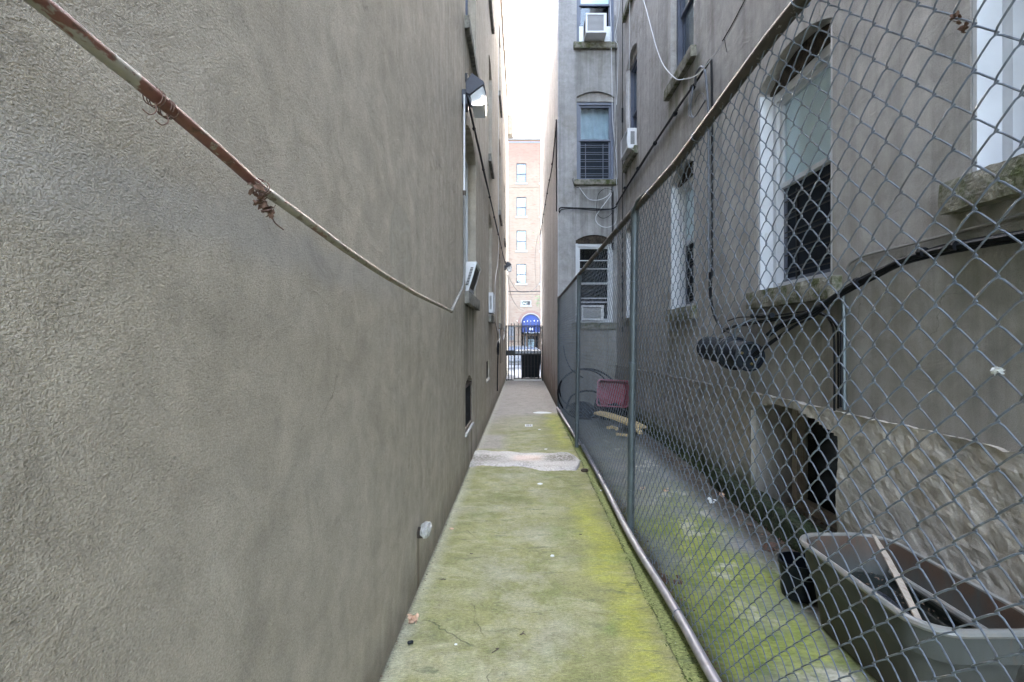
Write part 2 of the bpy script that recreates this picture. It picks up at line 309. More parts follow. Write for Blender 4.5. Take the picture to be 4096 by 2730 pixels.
def conduit_mat():
    t = NT('rusty_red_conduit'); p = t.pos(); x, y, z = t.sep(p)
    n = t.noise(t.vmul(p, (1, .5, 1)), 55, 5, .6)
    c = t.mix(t.mr(t.noise(p, 30, 4), .3, .7), (.26, .235, .20), (.38, .355, .32))
    red = t.mr(t.math('ADD', t.noise(t.vmul(p, (1, .45, 1)), 26, 5, .65), t.math('MULTIPLY', t.math('MULTIPLY', t.mr(y, .50, .58), t.mr(y, .80, .9, 1, .0)), .17)), .57, .60)
    c = t.mix(t.math('MULTIPLY', red, .9), c, t.mix(t.mr(n, .35, .6), (.13, .03, .024), (.20, .075, .055)))
    c = t.mix(t.mr(n, .54, .62, 0, .8), c, (.08, .045, .03))
    c = t.mix(t.mr(y, .85, 1.4, 0, .5), c, (.22, .19, .13))
    return t.done(c, .5, t.bump(n, .4, .001), spec=.5)
M['rust_conduit'] = conduit_mat()

def brick_mat():
    t = NT('pink_brick'); p = t.pos(); x, y, z = t.sep(p)
    cv = t.n('CombineXYZ'); t.set(cv.inputs[0], x); t.set(cv.inputs[1], z)
    b = t.n('TexBrick'); t.set(b.inputs['Vector'], cv.outputs[0]); t.set(b.inputs['Scale'], 1.)
    b.inputs['Brick Width'].default_value = .21; b.inputs['Row Height'].default_value = .075; b.inputs['Mortar Size'].default_value = .009
    b.inputs['Color1'].default_value = (.155, .108, .080, 1); b.inputs['Color2'].default_value = (.178, .136, .105, 1); b.inputs['Mortar'].default_value = (.170, .142, .122, 1)
    b.inputs['Bias'].default_value = .25
    redrow = t.mr(t.noise(t.vmul(p, (1.5, 1, 9)), 1, 5, .65), .56, .66, 0, .7)
    c = t.mix(redrow, b.outputs['Color'], (.135, .062, .050))
    top = t.mr(t.math('ADD', z, t.mr(t.noise(p, 2, 3), 0, 1, -.6, .6)), 15.6, 17.2)
    c = t.mix(t.math('MULTIPLY', top, .45), c, (.145, .075, .062))
    c = t.mix(.3, c, t.mix(t.noise(p, .7, 4), (.3, .3, .3), (.7, .7, .7)), 'OVERLAY')
    return t.done(c, .9, t.bump(b.outputs['Fac'], .3, .01), spec=.3)
M['brick'] = brick_mat()
t = NT('brick_soldier_arch'); p = t.pos(); x, y, z = t.sep(p)
a = t.math('ARCTAN2', t.math('SUBTRACT', z, 2.665), t.math('SUBTRACT', x, .72))
k = t.math('FRACT', t.math('MULTIPLY', a, 11.5))
c = t.mix(t.mr(k, .84, .9), t.mix(t.noise(p, 3, 3), (.135, .07, .058), (.16, .10, .08)), (.19, .165, .145))
M['brick_arch'] = t.done(c, .9)

def patch_mat():
    t = NT('wet_cement_patch'); p = t.pos(); x, y, z = t.sep(p)
    n = t.noise(p, 60, 4, .7); n2 = t.noise(p, 9, 4, .6)
    c = t.mix(t.mr(n, .35, .65), (.21, .205, .205), (.43, .43, .435))
    mid = t.math('MULTIPLY', band(t, t.math('ADD', y, t.mr(n2, 0, 1, -.10, .10)), 4.94, 5.22, .06), t.math('MAXIMUM', t.mr(x, -.35, -.1, .9, 0), t.math('MULTIPLY', t.mr(x, .15, .3), t.mr(x, .52, .58, 1, 0))))
    sp = t.math('MULTIPLY', t.math('MAXIMUM', mid, t.mr(t.noise(p, 5, 4), .5, .62, 0, .6)), t.mr(t.noise(p, 45, 5, .75), .44, .52))
    c = t.mix(t.math('MULTIPLY', sp, .9), c, (.06, .055, .03))
    pk = t.math('MULTIPLY', band(t, x, -.10, .20, .07), band(t, y, 4.96, 5.2, .06))
    c = t.mix(t.math('MULTIPLY', pk, .5), c, (.50, .33, .26))
    return t.done(c, .45, t.bump(t.math('ADD', t.noise(p, 70, 4, .7), t.math('MULTIPLY', sp, -.5)), .9, .006), spec=.5)
M['patch'] = patch_mat()

def tub_mat(name, inner):
    t = NT(name); p = t.pos(); x, y, z = t.sep(p)
    n = t.noise(t.vmul(p, (3, 3, 1)), 3, 5, .6)
    c = t.mix(t.mr(n, .3, .7), (.062, .066, .060), (.088, .092, .086))
    if inner:
        r = t.math('MULTIPLY', t.mr(z, .22, .33), t.mr(t.noise(t.vmul(p, (8, 8, 1.5)), 1.2, 5, .65), .38, .55))
        c = t.mix(t.math('MULTIPLY', r, .6), c, (.12, .058, .034))
    else:
        d = t.mr(t.math('ADD', z, t.mr(n, 0, 1, -.1, .1)), .05, .26, 1, 0)
        c = t.mix(t.math('MULTIPLY', d, .8), c, (.05, .045, .032))
        rs = t.math('MULTIPLY', t.mr(t.noise(t.vmul(p, (10, 14, .8)), 1, 4), .62, .68), .5)
        c = t.mix(rs, c, (.20, .10, .05))
    c = t.mix(t.mr(t.noise(p, 160, 3), .62, .68, 0, .5), c, (.05, .045, .04))
    return t.done(c, .6, t.bump(t.noise(p, 30, 3), .15, .002), spec=.25)
M['tub'] = tub_mat('grey_green_plastic', False); M['tub_in'] = tub_mat('stained_inner_plastic', True)
M['tub_rim'] = simple('pale_plastic_rim', (.19, .19, .18), .4, 0, .12, 14, .1, dirt=(.26, .20, .15), dth=(.5, .75), dsc=10)
t = NT('speckled_bag'); p = t.pos()
M['bag'] = t.done(t.mix(t.mr(t.noise(p, 190, 2), .62, .68), (.012, .016, .028), (.30, .33, .38)), .45, t.bump(t.noise(p, 30, 4), .5, .01))

# ------------------------------------------------------------------ mesh builder
class MB:
    def __init__(s): s.v = []; s.f = []
    def add(s, vs, fs):
        o = len(s.v); s.v += [tuple(q) for q in vs]; s.f += [tuple(i+o for i in f) for f in fs]; return s
    def box(s, x0, x1, y0, y1, z0, z1):
        if x0 > x1: x0, x1 = x1, x0
        if y0 > y1: y0, y1 = y1, y0
        if z0 > z1: z0, z1 = z1, z0
        return s.add([(x0,y0,z0),(x1,y0,z0),(x1,y1,z0),(x0,y1,z0),(x0,y0,z1),(x1,y0,z1),(x1,y1,z1),(x0,y1,z1)],
                     [(0,3,2,1),(4,5,6,7),(0,1,5,4),(1,2,6,5),(2,3,7,6),(3,0,4,7)])
    def pbox(s, pl, s0, s1, z0, z1, d0, d1):
        a = pl(s0, z0, d0); b = pl(s1, z1, d1)
        return s.box(a[0], b[0], a[1], b[1], a[2], b[2])
    def tube(s, pts, r, n=8, cap=True, closed=False, rs=None):
        pts = [Vector(q) for q in pts]; m = len(pts)
        up = None; vs = []; fs = []
        for i, q in enumerate(pts):
            a = pts[(i-1) % m] if (i > 0 or closed) else q
            b = pts[(i+1) % m] if (i < m-1 or closed) else q
            t = (b-a); t = t.normalized() if t.length > 1e-9 else Vector((0, 0, 1))
            if up is None:
                up = Vector((0, 0, 1)) if abs(t.z) < .9 else Vector((1, 0, 0))
            up = up-t*up.dot(t)
            if up.length < 1e-5: up = Vector((1, 0, 0))-t*t.x
            up.normalize(); sd = t.cross(up)
            rr = rs[i] if rs else r
            for k in range(n):
                an = 2*math.pi*k/n
                vs.append(q+up*(math.cos(an)*rr)+sd*(math.sin(an)*rr))
        for i in range(m if closed else m-1):
            j = (i+1) % m
            for k in range(n):
                fs.append((i*n+k, i*n+(k+1) % n, j*n+(k+1) % n, j*n+k))
        if cap and not closed:
            fs.append(tuple(range(n))[::-1]); fs.append(tuple((m-1)*n+k for k in range(n)))
        return s.add(vs, fs)
    def prism(s, outline, fn, d0, d1):          # outline 2D, fn(a, b, d) -> point
        n = len(outline)
        vs = [fn(a, b, d0) for a, b in outline]+[fn(a, b, d1) for a, b in outline]
        fs = [tuple(range(n))[::-1], tuple(range(n, 2*n))]+[(i, (i+1) % n, n+(i+1) % n, n+i) for i in range(n)]
        return s.add(vs, fs)
    def lathe(s, prof, c, axis=(0, 0, 1), n=24):
        ax = Vector(axis).normalized(); u = ax.orthogonal().normalized(); w = ax.cross(u); c = Vector(c)
        vs = []; m = len(prof)
        for r, h in prof:
            for k in range(n):
                a = 2*math.pi*k/n; vs.append(c+ax*h+u*(r*math.cos(a))+w*(r*math.sin(a)))
        fs = [(i*n+k, i*n+(k+1) % n, (i+1)*n+(k+1) % n, (i+1)*n+k) for i in range(m-1) for k in range(n)]
        fs.append(tuple(range(n))[::-1]); fs.append(tuple((m-1)*n+k for k in range(n)))
        return s.add(vs, fs)
    def build(s, name, mat, parent=None, smooth=False, bevel=0):
        o0 = Vector((0, 0, 0)); q = parent
        while q is not None: o0 += q.location; q = q.parent
        me = bpy.data.meshes.new(name)
        me.from_pydata([tuple(Vector(v)-o0) for v in s.v], [], s.f); me.validate(); me.update()
        bm = bmesh.new(); bm.from_mesh(me); bmesh.ops.recalc_face_normals(bm, faces=bm.faces); bm.to_mesh(me); bm.free()
        o = bpy.data.objects.new(name, me); COL.objects.link(o)
        if parent: o.parent = parent
        me.materials.append(M[mat] if isinstance(mat, str) else mat)
        if smooth:
            me.shade_smooth() if hasattr(me, 'shade_smooth') else None
            for p in me.polygons: p.use_smooth = True
            try: me.set_sharp_from_angle(angle=math.radians(40))
            except Exception: pass
        if bevel:
            b = o.modifiers.new('b', 'BEVEL'); b.width = bevel; b.segments = 2; b.limit_method = 'ANGLE'
        return o

def thing(name, label, cat, loc=(0, 0, 0), group=None):
    o = bpy.data.objects.new(name, None); COL.objects.link(o); o.location = loc
    o['label'] = label; o['category'] = cat
    if group: o['group'] = group
    return o
def tag(o, label, cat, group=None):
    o['label'] = label; o['category'] = cat
    if group: o['group'] = group
    return o
def struct(o): o['kind'] = 'structure'; return o
def copy_tree(o, parent=None):
    c = o.copy(); COL.objects.link(c); c.parent = parent
    for ch in list(o.children): copy_tree(ch, c)
    return c
def smooth_pts(pts, k=6):
    pts = [Vector(p) for p in pts]; out = []
    for i in range(len(pts)-1):
        p0 = pts[max(0, i-1)]; p1 = pts[i]; p2 = pts[i+1]; p3 = pts[min(len(pts)-1, i+2)]
        for j in range(k):
            t = j/k
            out.append(.5*((2*p1)+(p2-p0)*t+(2*p0-5*p1+4*p2-p3)*t*t+(3*p1-p0-3*p2+p3)*t**3))
    out.append(pts[-1]); return out

LX = -.525; RX = 1.70; FY = 8.72; BY = 42.
def plL(s, z, d): return (LX+d, s, z)
def plR(s, z, d): return (RX-d, s, z)
def plF(s, z, d): return (s, FY-d, z)
def plB(s, z, d): return (s, BY-d, z)

def arch_outline(s0, s1, z0, z1, rise, n=10):
    o = [(s0, z0), (s1, z0), (s1, z1)]
    if rise > 0:
        for i in range(1, n):
            t = i/n; o.append((s1+(s0-s1)*t, z1+rise*4*t*(1-t)))
    o.append((s0, z1)); return o

def cut(mb, cutters, name, mat, parent):
    a = MB(); a.v, a.f = mb.v, mb.f
    o = a.build(name, mat, parent)
    off = Vector((0, 0, 0)); q = parent
    while q is not None: off += q.location; q = q.parent
    c = cutters.build('cutter', mat)
    c.location = -off if parent is None else Vector((0, 0, 0))
    m = o.modifiers.new('x', 'BOOLEAN'); m.operation = 'DIFFERENCE'; m.object = c; m.solver = 'EXACT'
    bpy.context.view_layer.update()
    dg = bpy.context.evaluated_depsgraph_get()
    me = bpy.data.meshes.new_from_object(o.evaluated_get(dg))
    o.modifiers.clear(); old = o.data; o.data = me; bpy.data.meshes.remove(old)
    me.materials.clear(); me.materials.append(M[mat])
    cm = c.data; bpy.data.objects.remove(c); bpy.data.meshes.remove(cm)
    return o

def rough_box(pl, s0, s1, z0, z1, d0, d1, amp=.008, step=.03, seed=0):
    # subdivided box with broken edges (stone sills, kerbs)
    ns = max(2, int((s1-s0)/step)); nz = max(2, int((z1-z0)/step)); nd = max(2, int((d1-d0)/step))
    bm = bmesh.new(); idx = {}
    def vert(i, j, k):
        key = (i, j, k)
        if key not in idx:
            a = s0+(s1-s0)*i/ns; b = z0+(z1-z0)*j/nz; c = d0+(d1-d0)*k/nd
            e = (i in (0, ns))+(j in (0, nz))+(k in (0, nd))
            p = Vector(pl(a, b, c)); w = noise.noise_vector((p+Vector((seed, 0, 0)))*9)*amp+noise.noise_vector(p*38)*amp*.5
            ctr = Vector(pl((s0+s1)/2 if ns < 3 else a, (z0+z1)/2, (d0+d1)/2))
            if e >= 2: w += (ctr-p).normalized()*amp*(.6+.9*abs(noise.noise(p*14)))
            idx[key] = bm.verts.new(p+w)
        return idx[key]
    for i in range(ns):
        for j in range(nz):
            for k in (0, nd): bm.faces.new((vert(i, j, k), vert(i+1, j, k), vert(i+1, j+1, k), vert(i, j+1, k)))
        for k in range(nd):
            for j in (0, nz): bm.faces.new((vert(i, j, k), vert(i+1, j, k), vert(i+1, j, k+1), vert(i, j, k+1)))
    for j in range(nz):
        for k in range(nd):
            for i in (0, ns): bm.faces.new((vert(i, j, k), vert(i, j+1, k), vert(i, j+1, k+1), vert(i, j, k+1)))
    mb = MB(); bm.verts.index_update()
    mb.add([v.co.copy() for v in bm.verts], [tuple(v.index for v in f.verts) for f in bm.faces]); bm.free()
    return mb

def drape(pl, s0, s1, z0, z1, d, amp, folds, tie=None):
    mb = MB(); nx, nz = 28, 20; vs = []
    for j in range(nz+1):
        for i in range(nx+1):
            a = i/nx; b = j/nz
            ss = s0+(s1-s0)*a
            if tie:
                pinch = max(0, (.55-b)/.55)
                ss = (s0+s1)/2+(ss-(s0+s1)/2)*(1-.0*pinch)
            dd = d+amp*math.sin(a*folds*math.pi*2+b*2.2)*(1 if not tie else .5+b)
            if tie: dd += .02*math.sin((a+b)*9)*(1-b)
            vs.append(pl(ss, z0+(z1-z0)*b, dd))
    fs = [(j*(nx+1)+i, j*(nx+1)+i+1, (j+1)*(nx+1)+i+1, (j+1)*(nx+1)+i) for j in range(nz) for i in range(nx)]
    return mb.add(vs, fs)

def window(parent, pl, s0, s1, z0, z1, rise=.10, fmat='frame_blue', fd=-.10, fw=.05, sill='stone_sill', sill_over=.07, sill_out=.05, sill_h=.13,
           bars=0, curt=None, lmat=None, label=None, split=.5, low='screen', flange=0, shade_mat='curtain', lint_z=None):
    """wall opening fitted with a double-hung window: frame, two sashes, panes, sill, lintel, curtain, bars"""
    zt = z1 if lint_z is None else lint_z
    fr = MB()
    fr.pbox(pl, s0, s0+fw, z0, zt, fd-.05, fd+.03); fr.pbox(pl, s1-fw, s1, z0, zt, fd-.05, fd+.03)
    fr.pbox(pl, s0+fw, s1-fw, zt-fw, zt, fd-.05, fd+.028); fr.pbox(pl, s0+fw, s1-fw, z0, z0+fw*.8, fd-.05, fd+.028)
    if flange:
        fr.pbox(pl, s0+.003, s0+flange, z0, zt, fd+.031, -.004); fr.pbox(pl, s1-flange, s1-.003, z0, zt, fd+.031, -.004)
    w = fr.build('window', fmat, parent)
    if label: w['label'] = label
    zm = z0+(zt-z0)*split; a, b = s0+fw, s1-fw
    up = MB(); sw = .032
    for (q0, q1, dd) in ((zm-.02, zt-fw, fd-.012),):
        up.pbox(pl, a, a+sw, q0, q1, dd-.02, dd+.015); up.pbox(pl, b-sw, b, q0, q1, dd-.02, dd+.015)
        up.pbox(pl, a+sw, b-sw, q0, q0+sw, dd-.02, dd+.013); up.pbox(pl, a+sw, b-sw, q1-sw, q1, dd-.02, dd+.013)
    up.build('sash', fmat, w)
    lo = MB(); q0, q1, dd = z0+fw*.8, zm+.02, fd-.034
    lo.pbox(pl, a, a+sw, q0, q1, dd-.014, dd+.01); lo.pbox(pl, b-sw, b, q0, q1, dd-.014, dd+.01)
    lo.pbox(pl, a+sw, b-sw, q0, q0+sw, dd-.014, dd+.009); lo.pbox(pl, a+sw, b-sw, q1-sw, q1, dd-.014, dd+.009)
    lo.build('sash', fmat if low != 'screen' else 'frame_blue', w)
    g = MB().pbox(pl, a+sw, b-sw, zm+.012, zt-fw-sw, fd-.016, fd-.012); g.build('pane', 'glass', w)
    if low == 'screen':
        MB().pbox(pl, a+sw, b-sw, z0+fw*.8+sw, zm-.012, fd-.036, fd-.033).build('insect_screen', 'screen', w)
    else:
        MB().pbox(pl, a+sw, b-sw, z0+fw*.8+sw, zm-.012, fd-.036, fd-.032).build('pane', 'glass', w)
    MB().pbox(pl, s0+.004, s1-.004, z0+.004, zt-.004, fd-.34, fd-.33).build('dark_room', 'interior', w)
    if curt == 'shade':
        MB().pbox(pl, a, b, zm+.01, zt-fw, fd-.03, fd-.026).build('roller_shade', 'shade', w)
    elif curt == 'drape':
        drape(pl, a, b, zm-.02, zt-fw, fd-.14, .018, 4, tie=1).build('curtain', 'curtain', w, smooth=True)
    elif curt == 'full':
        drape(pl, a, b, z0+.06, zt-fw, fd-.14, .012, 6).build('curtain', 'curtain', w, smooth=True)
    if zt < z1 or rise > 0:
        l = MB().prism(arch_outline(s0+.003, s1-.003, zt+.002, max(z1, zt+.004), max(rise-.004, .001)), pl, fd-.06, fd+.045)
        l.build('lintel', lmat or 'stucco_right', w)
    if sill:
        so = rough_box(pl, s0-sill_over, s1+sill_over, z0-sill_h, z0-.002, -.05, sill_out, .006, .03, seed=s0*7+z0)
        so.build('sill', sill, w)
        MB().pbox(pl, s0+.002, s1-.002, z0-.03, z0, fd-.05, -.045).build('inner_sill', sill, w)
    if bars:
        br = MB(); zb0, zb1 = z0+.05, zm-.06; dd = fd-.045
        # behind the screen plane, in front of the dark room
        dd = fd-.031
        sa = a+.03; sb = b-.03
        for t in (.18, .80): br.pbox(pl, sa+(sb-sa)*t-.006, sa+(sb-sa)*t+.006, zb0, zb1, dd, dd+.012)
        n = bars
        for i in range(n):
            zz = zb0+(zb1-zb0)*(i+.5)/n
            for e in (0, .035): br.pbox(pl, sa, sb, zz+e-.004, zz+e+.004, dd+.0121, dd+.018)
        br.build('security_bars', 'frame_blue' if fmat == 'frame_blue' else 'iron', w)
    return w

# ------------------------------------------------------------------ left building
LB = thing('stucco_building', 'long grey-beige stucco building forming the whole left side of the alley', 'building', (-4, 6, 0))
LW = [  # y0, y1, z0, z1, rise
    (4.46, 5.47, 1.70, 3.22, .14), (7.54, 8.28, 1.65, 3.16, .12), (10.75, 11.7, 1.62, 3.12, .12),
    (4.46, 5.47, 4.20, 5.75, .14), (7.54, 8.28, 4.13, 5.68, .12), (10.75, 11.7, 4.12, 5.70, .12),
    (7.54, 8.28, 6.62, 8.1, .12), (10.75, 11.7, 6.75, 8.3, .12), (13.6, 14.3, 4.1, 5.6, .1), (13.6, 14.3, 1.6, 3.1, .1)]
ct = MB()
for (a, b, c, d, r) in LW: ct.prism(arch_outline(a, b, c, d, r), plL, .1, -.55)
ct.prism(arch_outline(4.46, 5.06, .39, .83, .07), plL, .1, -.30)
ct.prism(arch_outline(7.05, 7.66, .655, .93, 0), plL, .1, -.30)
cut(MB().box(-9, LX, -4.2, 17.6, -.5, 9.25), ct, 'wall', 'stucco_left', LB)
MB().box(-9.02, LX+.05, -4.25, 17.66, 9.252, 9.36).build('coping', 'stucco_left', LB)
for i, (a, b, c, d, r) in enumerate(LW):
    up = c > 3.5
    window(LB, plL, a, b, c, d, r, 'frame_blue' if up else 'frame_white', fd=-.12, sill='stone_sill_grey', lmat='stucco_left', sill_over=.06, sill_out=.045,
           curt=('shade' if i % 3 == 0 else 'drape'), low='pane', sill_h=.12)
cb = MB().box(LX+.0, LX+.18, 17.2, 17.62, 8.55, 9.24); cb.build('cornice_bracket', 'stucco_left', LB)
# barred vent
v = MB(); fdp = -.022
v.pbox(plL, 4.47, 5.05, .80, .825, fdp-.03, fdp+.02); v.pbox(plL, 4.47, 5.05, .395, .42, fdp-.03, fdp+.02)
v.pbox(plL, 4.47, 4.49, .42, .80, fdp-.03, fdp+.018); v.pbox(plL, 5.03, 5.05, .42, .80, fdp-.03, fdp+.018)
vo = v.build('vent', 'door_brown', LB); vo['label'] = 'low black-barred basement vent'
br = MB()
for i in range(9): br.tube([plL(4.52+i*.06, .42, fdp), plL(4.52+i*.06, .80, fdp)], .007, 6)
for z in (.53, .68): br.lathe([(0.001, -.012), (.014, -.006), (.014, .006), (.001, .012)], plL(4.76, z, fdp+.004), (1, 0, 0), 10)
br.build('bar', 'iron', vo)
MB().pbox(plL, 4.465, 5.055, .395, .828, -.05, -.04).build('dark_room', 'interior', vo)
rough_box(plL, 4.44, 5.09, .355, .388, -.06, .02, .004, .02).build('sill', 'mortar', vo)
v = MB().pbox(plL, 7.055, 7.655, .66, .925, -.05, -.022); vo = v.build('vent_panel', 'lintel', LB)
rough_box(plL, 7.03, 7.68, .62, .652, -.05, .015, .003, .02).build('sill', 'mortar', vo)

# ------------------------------------------------------------------ right building
RB = thing('stucco_building', 'grey stucco building with a light well, set back behind the chain-link fence', 'building', (6, 6, 0))
RW = [  # y0,y1,z0,z1,rise, style
    (1.00, 1.84, 1.87, 3.30, .10, 'w'), (2.66, 3.50, 1.60, 3.02, .12, 'w'), (4.81, 5.57, 1.59, 3.02, .12, 'w'), (7.20, 7.95, 1.60, 3.02, .10, 'w'),
    (4.81, 5.57, 4.14, 5.72, .12, 'b'), (7.20, 7.95, 4.12, 5.66, .12, 'b'), (2.66, 3.50, 4.14, 5.72, .12, 'b'), (7.20, 7.95, 6.60, 8.1, .12, 'b'), (4.81, 5.57, 6.62, 8.1, .12, 'b')]
ct = MB()
for (a, b, c, d, r, k) in RW: ct.prism(arch_outline(a, b, c, d, r), plR, .1, -.55)
ct.prism(arch_outline(2.58, 3.58, .045, .75, .08), plR, .1, -.75)
cut(MB().box(RX, 12, -4.2, 8.80, -.5, 9.6), ct, 'wall', 'stucco_right', RB)
FWN = [(.955, 1.625, 1.56, 3.04, .10), (.975, 1.65, 4.12, 5.62, .10), (.975, 1.65, 6.58, 8.1, .10), (.975, 1.65, 9.0, 10.4, .1)]
ct = MB()
for (a, b, c, d, r) in FWN: ct.prism(arch_outline(a, b, c, d, r), plF, .1, -.55)
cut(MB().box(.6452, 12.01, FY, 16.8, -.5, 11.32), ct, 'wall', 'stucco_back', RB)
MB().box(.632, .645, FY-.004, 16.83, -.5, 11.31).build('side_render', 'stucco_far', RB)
MB().box(.60, 12.06, FY-.0, 16.88, 11.323, 11.42).build('coping', 'stucco_far', RB)
for i, (a, b, c, d, r, k) in enumerate(RW):
    if k == 'w':
        wd = window(RB, plR, a, b, c, d, r, 'frame_white', fd=-.13, fw=.06, sill='stone_sill', lmat='lintel', sill_over=.08, sill_out=.055,
               curt='shade', bars=5, flange=.022, lint_z=d-.03, split=.53)
    else:
        window(RB, plR, a, b, c, d, r, 'frame_blue', fd=-.10, sill='stone_sill', sill_over=.07, sill_out=.06, curt='drape', bars=0, lmat='stucco_right', sill_h=.12, low='pane')
window(RB, plF, *FWN[0], 'frame_white', fd=-.06, fw=.05, sill='stone_sill', lmat='lintel', curt=None, bars=0, low='pane', lint_z=2.98, flange=.04, label='white window with crumbling arched head')
window(RB, plF, *FWN[1], 'frame_blue', fd=-.09, sill='stone_sill', sill_over=.05, sill_out=.07, curt='drape', bars=5, lint_z=5.55, low='screen', sill_h=.10, split=.53)
window(RB, plF, *FWN[2], 'frame_blue', fd=-.09, sill='stone_sill', sill_over=.06, sill_out=.07, curt='shade', bars=0, low='pane', sill_h=.12)
window(RB, plF, *FWN[3], 'frame_blue', fd=-.09, sill='stone_sill', curt='shade', low='pane')
# horizontal storm bars of the white window
w0 = [o for o in RB.children if o.get('label') == 'white window with crumbling arched head'][0]
br = MB()
for z in (2.68, 2.53, 2.27, 2.0, 1.93): br.pbox(plF, 1.0, 1.58, z-.008, z+.008, -.05, -.035)
br.build('security_bars', 'frame_white', w0)
# basement window
b = MB()
b.pbox(plR, 3.50, 3.56, .05, .80, -.36, -.28); b.pbox(plR, 2.585, 2.65, .05, .80, -.36, -.28)
b.pbox(plR, 2.65, 3.50, .05, .10, -.36, -.282)
bw = b.build('basement_window', 'wood_old', RB); bw['label'] = 'low dark basement window under a segmental arch'
MB().pbox(plR, 2.62, 3.52, .08, .82, -.345, -.34).build('pane', 'glass', bw)
MB().pbox(plR, 2.585, 3.575, .05, .82, -.385, -.375).build('dark_room', 'interior', bw)

# rough trowelled plaster course at the foot of the right wall
def base_course():
    st = .0125; y0, y1 = -1.6, 8.70; z1 = .875
    ny = int((y1-y0)/st); nz = int(.93/st)
    mb = MB(); vs = {}; vlist = []; fs = []
    def top(y): return (.872-.012*max(0, y-3)) + .012*noise.noise(Vector((0, y*3.1, 4)))+.012*noise.noise(Vector((0, y*11, 8)))+.006*noise.noise(Vector((0, y*37, 8)))
    def inside(y, z): 
        t = (y-2.58)/1.0
        return 0 < t < 1 and z < .735+.095*4*t*(1-t)+.006*noise.noise(Vector((y*20, 0, 3))) and z > .045
    def disp(y, z):
        w = noise.noise_vector(Vector((1.7, y*2.2, z*2.2)))*.16
        p = Vector((y*1.0+w.x, z*1.25+w.y, 0))
        h = 0
        q0 = noise.noise(Vector((2.2, y*1.3+w.x*2, z*1.9+w.y*2)))+.34*noise.noise(Vector((5, y*7.5, z*9)))+.12*noise.noise(Vector((5, y*24, z*26)))
        k = q0*4.2; fl = math.floor(k); fr_ = k-fl; h += (fl+min(1, fr_*fr_*fr_*fr_*1.4)+ (1-fr_)*.55)*.0038
        for sc, am in ((2.4, .06),):
            d, pp = noise.voronoi(p*sc)
            q = pp[0]; an = noise.noise(q*3.3)*6.28
            v2 = (p*sc-q); edge = min(1, (d[1]-d[0])*5)
            h += (v2.x*math.cos(an)*.7+v2.y*(.5+math.sin(an)))*am*(.25+.75*edge)*.13
        h += .010*noise.noise(Vector((9, y*3, z*3)))+.004*noise.noise(Vector((3, y*19, z*19)))+.0022*noise.noise(Vector((3, y*50, z*50)))
        return h
    def V(i, j):
        if (i, j) not in vs:
            y = y0+i*st; z = j*st; tp = top(y)
            z = min(z, tp)
            d = .026+disp(y, z)
            if z > tp-.02: d += .004*(1-(tp-z)/.02)
            vs[(i, j)] = len(vlist); vlist.append((RX-max(.004, d), y, z))
        return vs[(i, j)]
    for i in range(ny):
        y = y0+(i+.5)*st; jt = int(top(y)/st)+1
        for j in range(jt):
            if inside(y, (j+.5)*st): continue
            fs.append((V(i, j), V(i+1, j), V(i+1, j+1), V(i, j+1)))
        # lip back to wall
        n = len(vlist); a = vlist[V(i, jt)]; b2 = vlist[V(i+1, jt)]
        vlist.append((RX, a[1], a[2]-.002)); vlist.append((RX, b2[1], b2[2]-.002))
        fs.append((V(i, jt), V(i+1, jt), n+1, n))
    # arch rim back to wall
    n = 60; pr = None
    rim = [(2.586, .045)]+[(2.586+.988*k/n, .735+.095*4*(k/n)*(1-k/n)) for k in range(n+1)]+[(3.574, .045)]
    o = len(vlist)
    for (y, z) in rim: vlist.append((RX-.018, y, z)); vlist.append((RX+.02, y, z))
    for k in range(len(rim)-1): fs.append((o+2*k, o+2*k+2, o+2*k+3, o+2*k+1))
    mb.add(vlist, fs); return mb
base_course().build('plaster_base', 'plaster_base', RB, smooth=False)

# ------------------------------------------------------------------ ground
def grid(x0, x1, y0, y1, nx, ny, zf):
    vs = [(x0+(x1-x0)*i/nx, y0+(y1-y0)*j/ny, zf(x0+(x1-x0)*i/nx, y0+(y1-y0)*j/ny)) for j in range(ny+1) for i in range(nx+1)]
    return MB().add(vs, [(j*(nx+1)+i, j*(nx+1)+i+1, (j+1)*(nx+1)+i+1, (j+1)*(nx+1)+i) for j in range(ny) for i in range(nx)])
def zpath(x, y):
    return .004*noise.noise(Vector((x*1.6, y*1.2, 0)))+.0015*noise.noise(Vector((x*8, y*8, 3)))-(.006 if x > .606 else 0)*(1 if y < 8.4 else 0)
struct(grid(-.53, .70, -9.5, 14.8, 60, 1000, zpath).build('path', 'path', smooth=True))
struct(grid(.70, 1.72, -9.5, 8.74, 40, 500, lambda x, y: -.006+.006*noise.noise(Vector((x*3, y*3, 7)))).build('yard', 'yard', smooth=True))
struct(MB().add([(-400, -400, -.62), (400, -400, -.62), (400, 600, -.62), (-400, 600, -.62)], [(0, 1, 2, 3)]).build('ground', 'earth'))
struct(MB().box(-.53, .70, 14.8, 20.0, -.3, -.01).build('pavement', 'pave'))
struct(MB().box(-40, -.53, 17.6, 20.0, -.3, -.011).build('pavement', 'pave'))
struct(MB().box(.70, 40, 16.8, 20.0, -.3, -.011).build('pavement', 'pave'))
struct(MB().box(-40, 40, 20.0, 20.15, -.4, -.004).build('kerb', 'kerbstone'))
struct(MB().add([(-40, 20.15, -.15), (40, 20.15, -.15), (40, 36, -.5), (-40, 36, -.5)], [(0, 1, 2, 3)]).build('road', 'asphalt'))
struct(MB().add([(-40, 20.4, -.148), (40, 20.4, -.148), (40, 20.9, -.159), (-40, 20.9, -.159)], [(0, 1, 2, 3)]).build('gutter', 'kerbstone'))
struct(MB().box(-40, 40, 36, 36.15, -.6, -.36).build('kerb', 'kerbstone'))
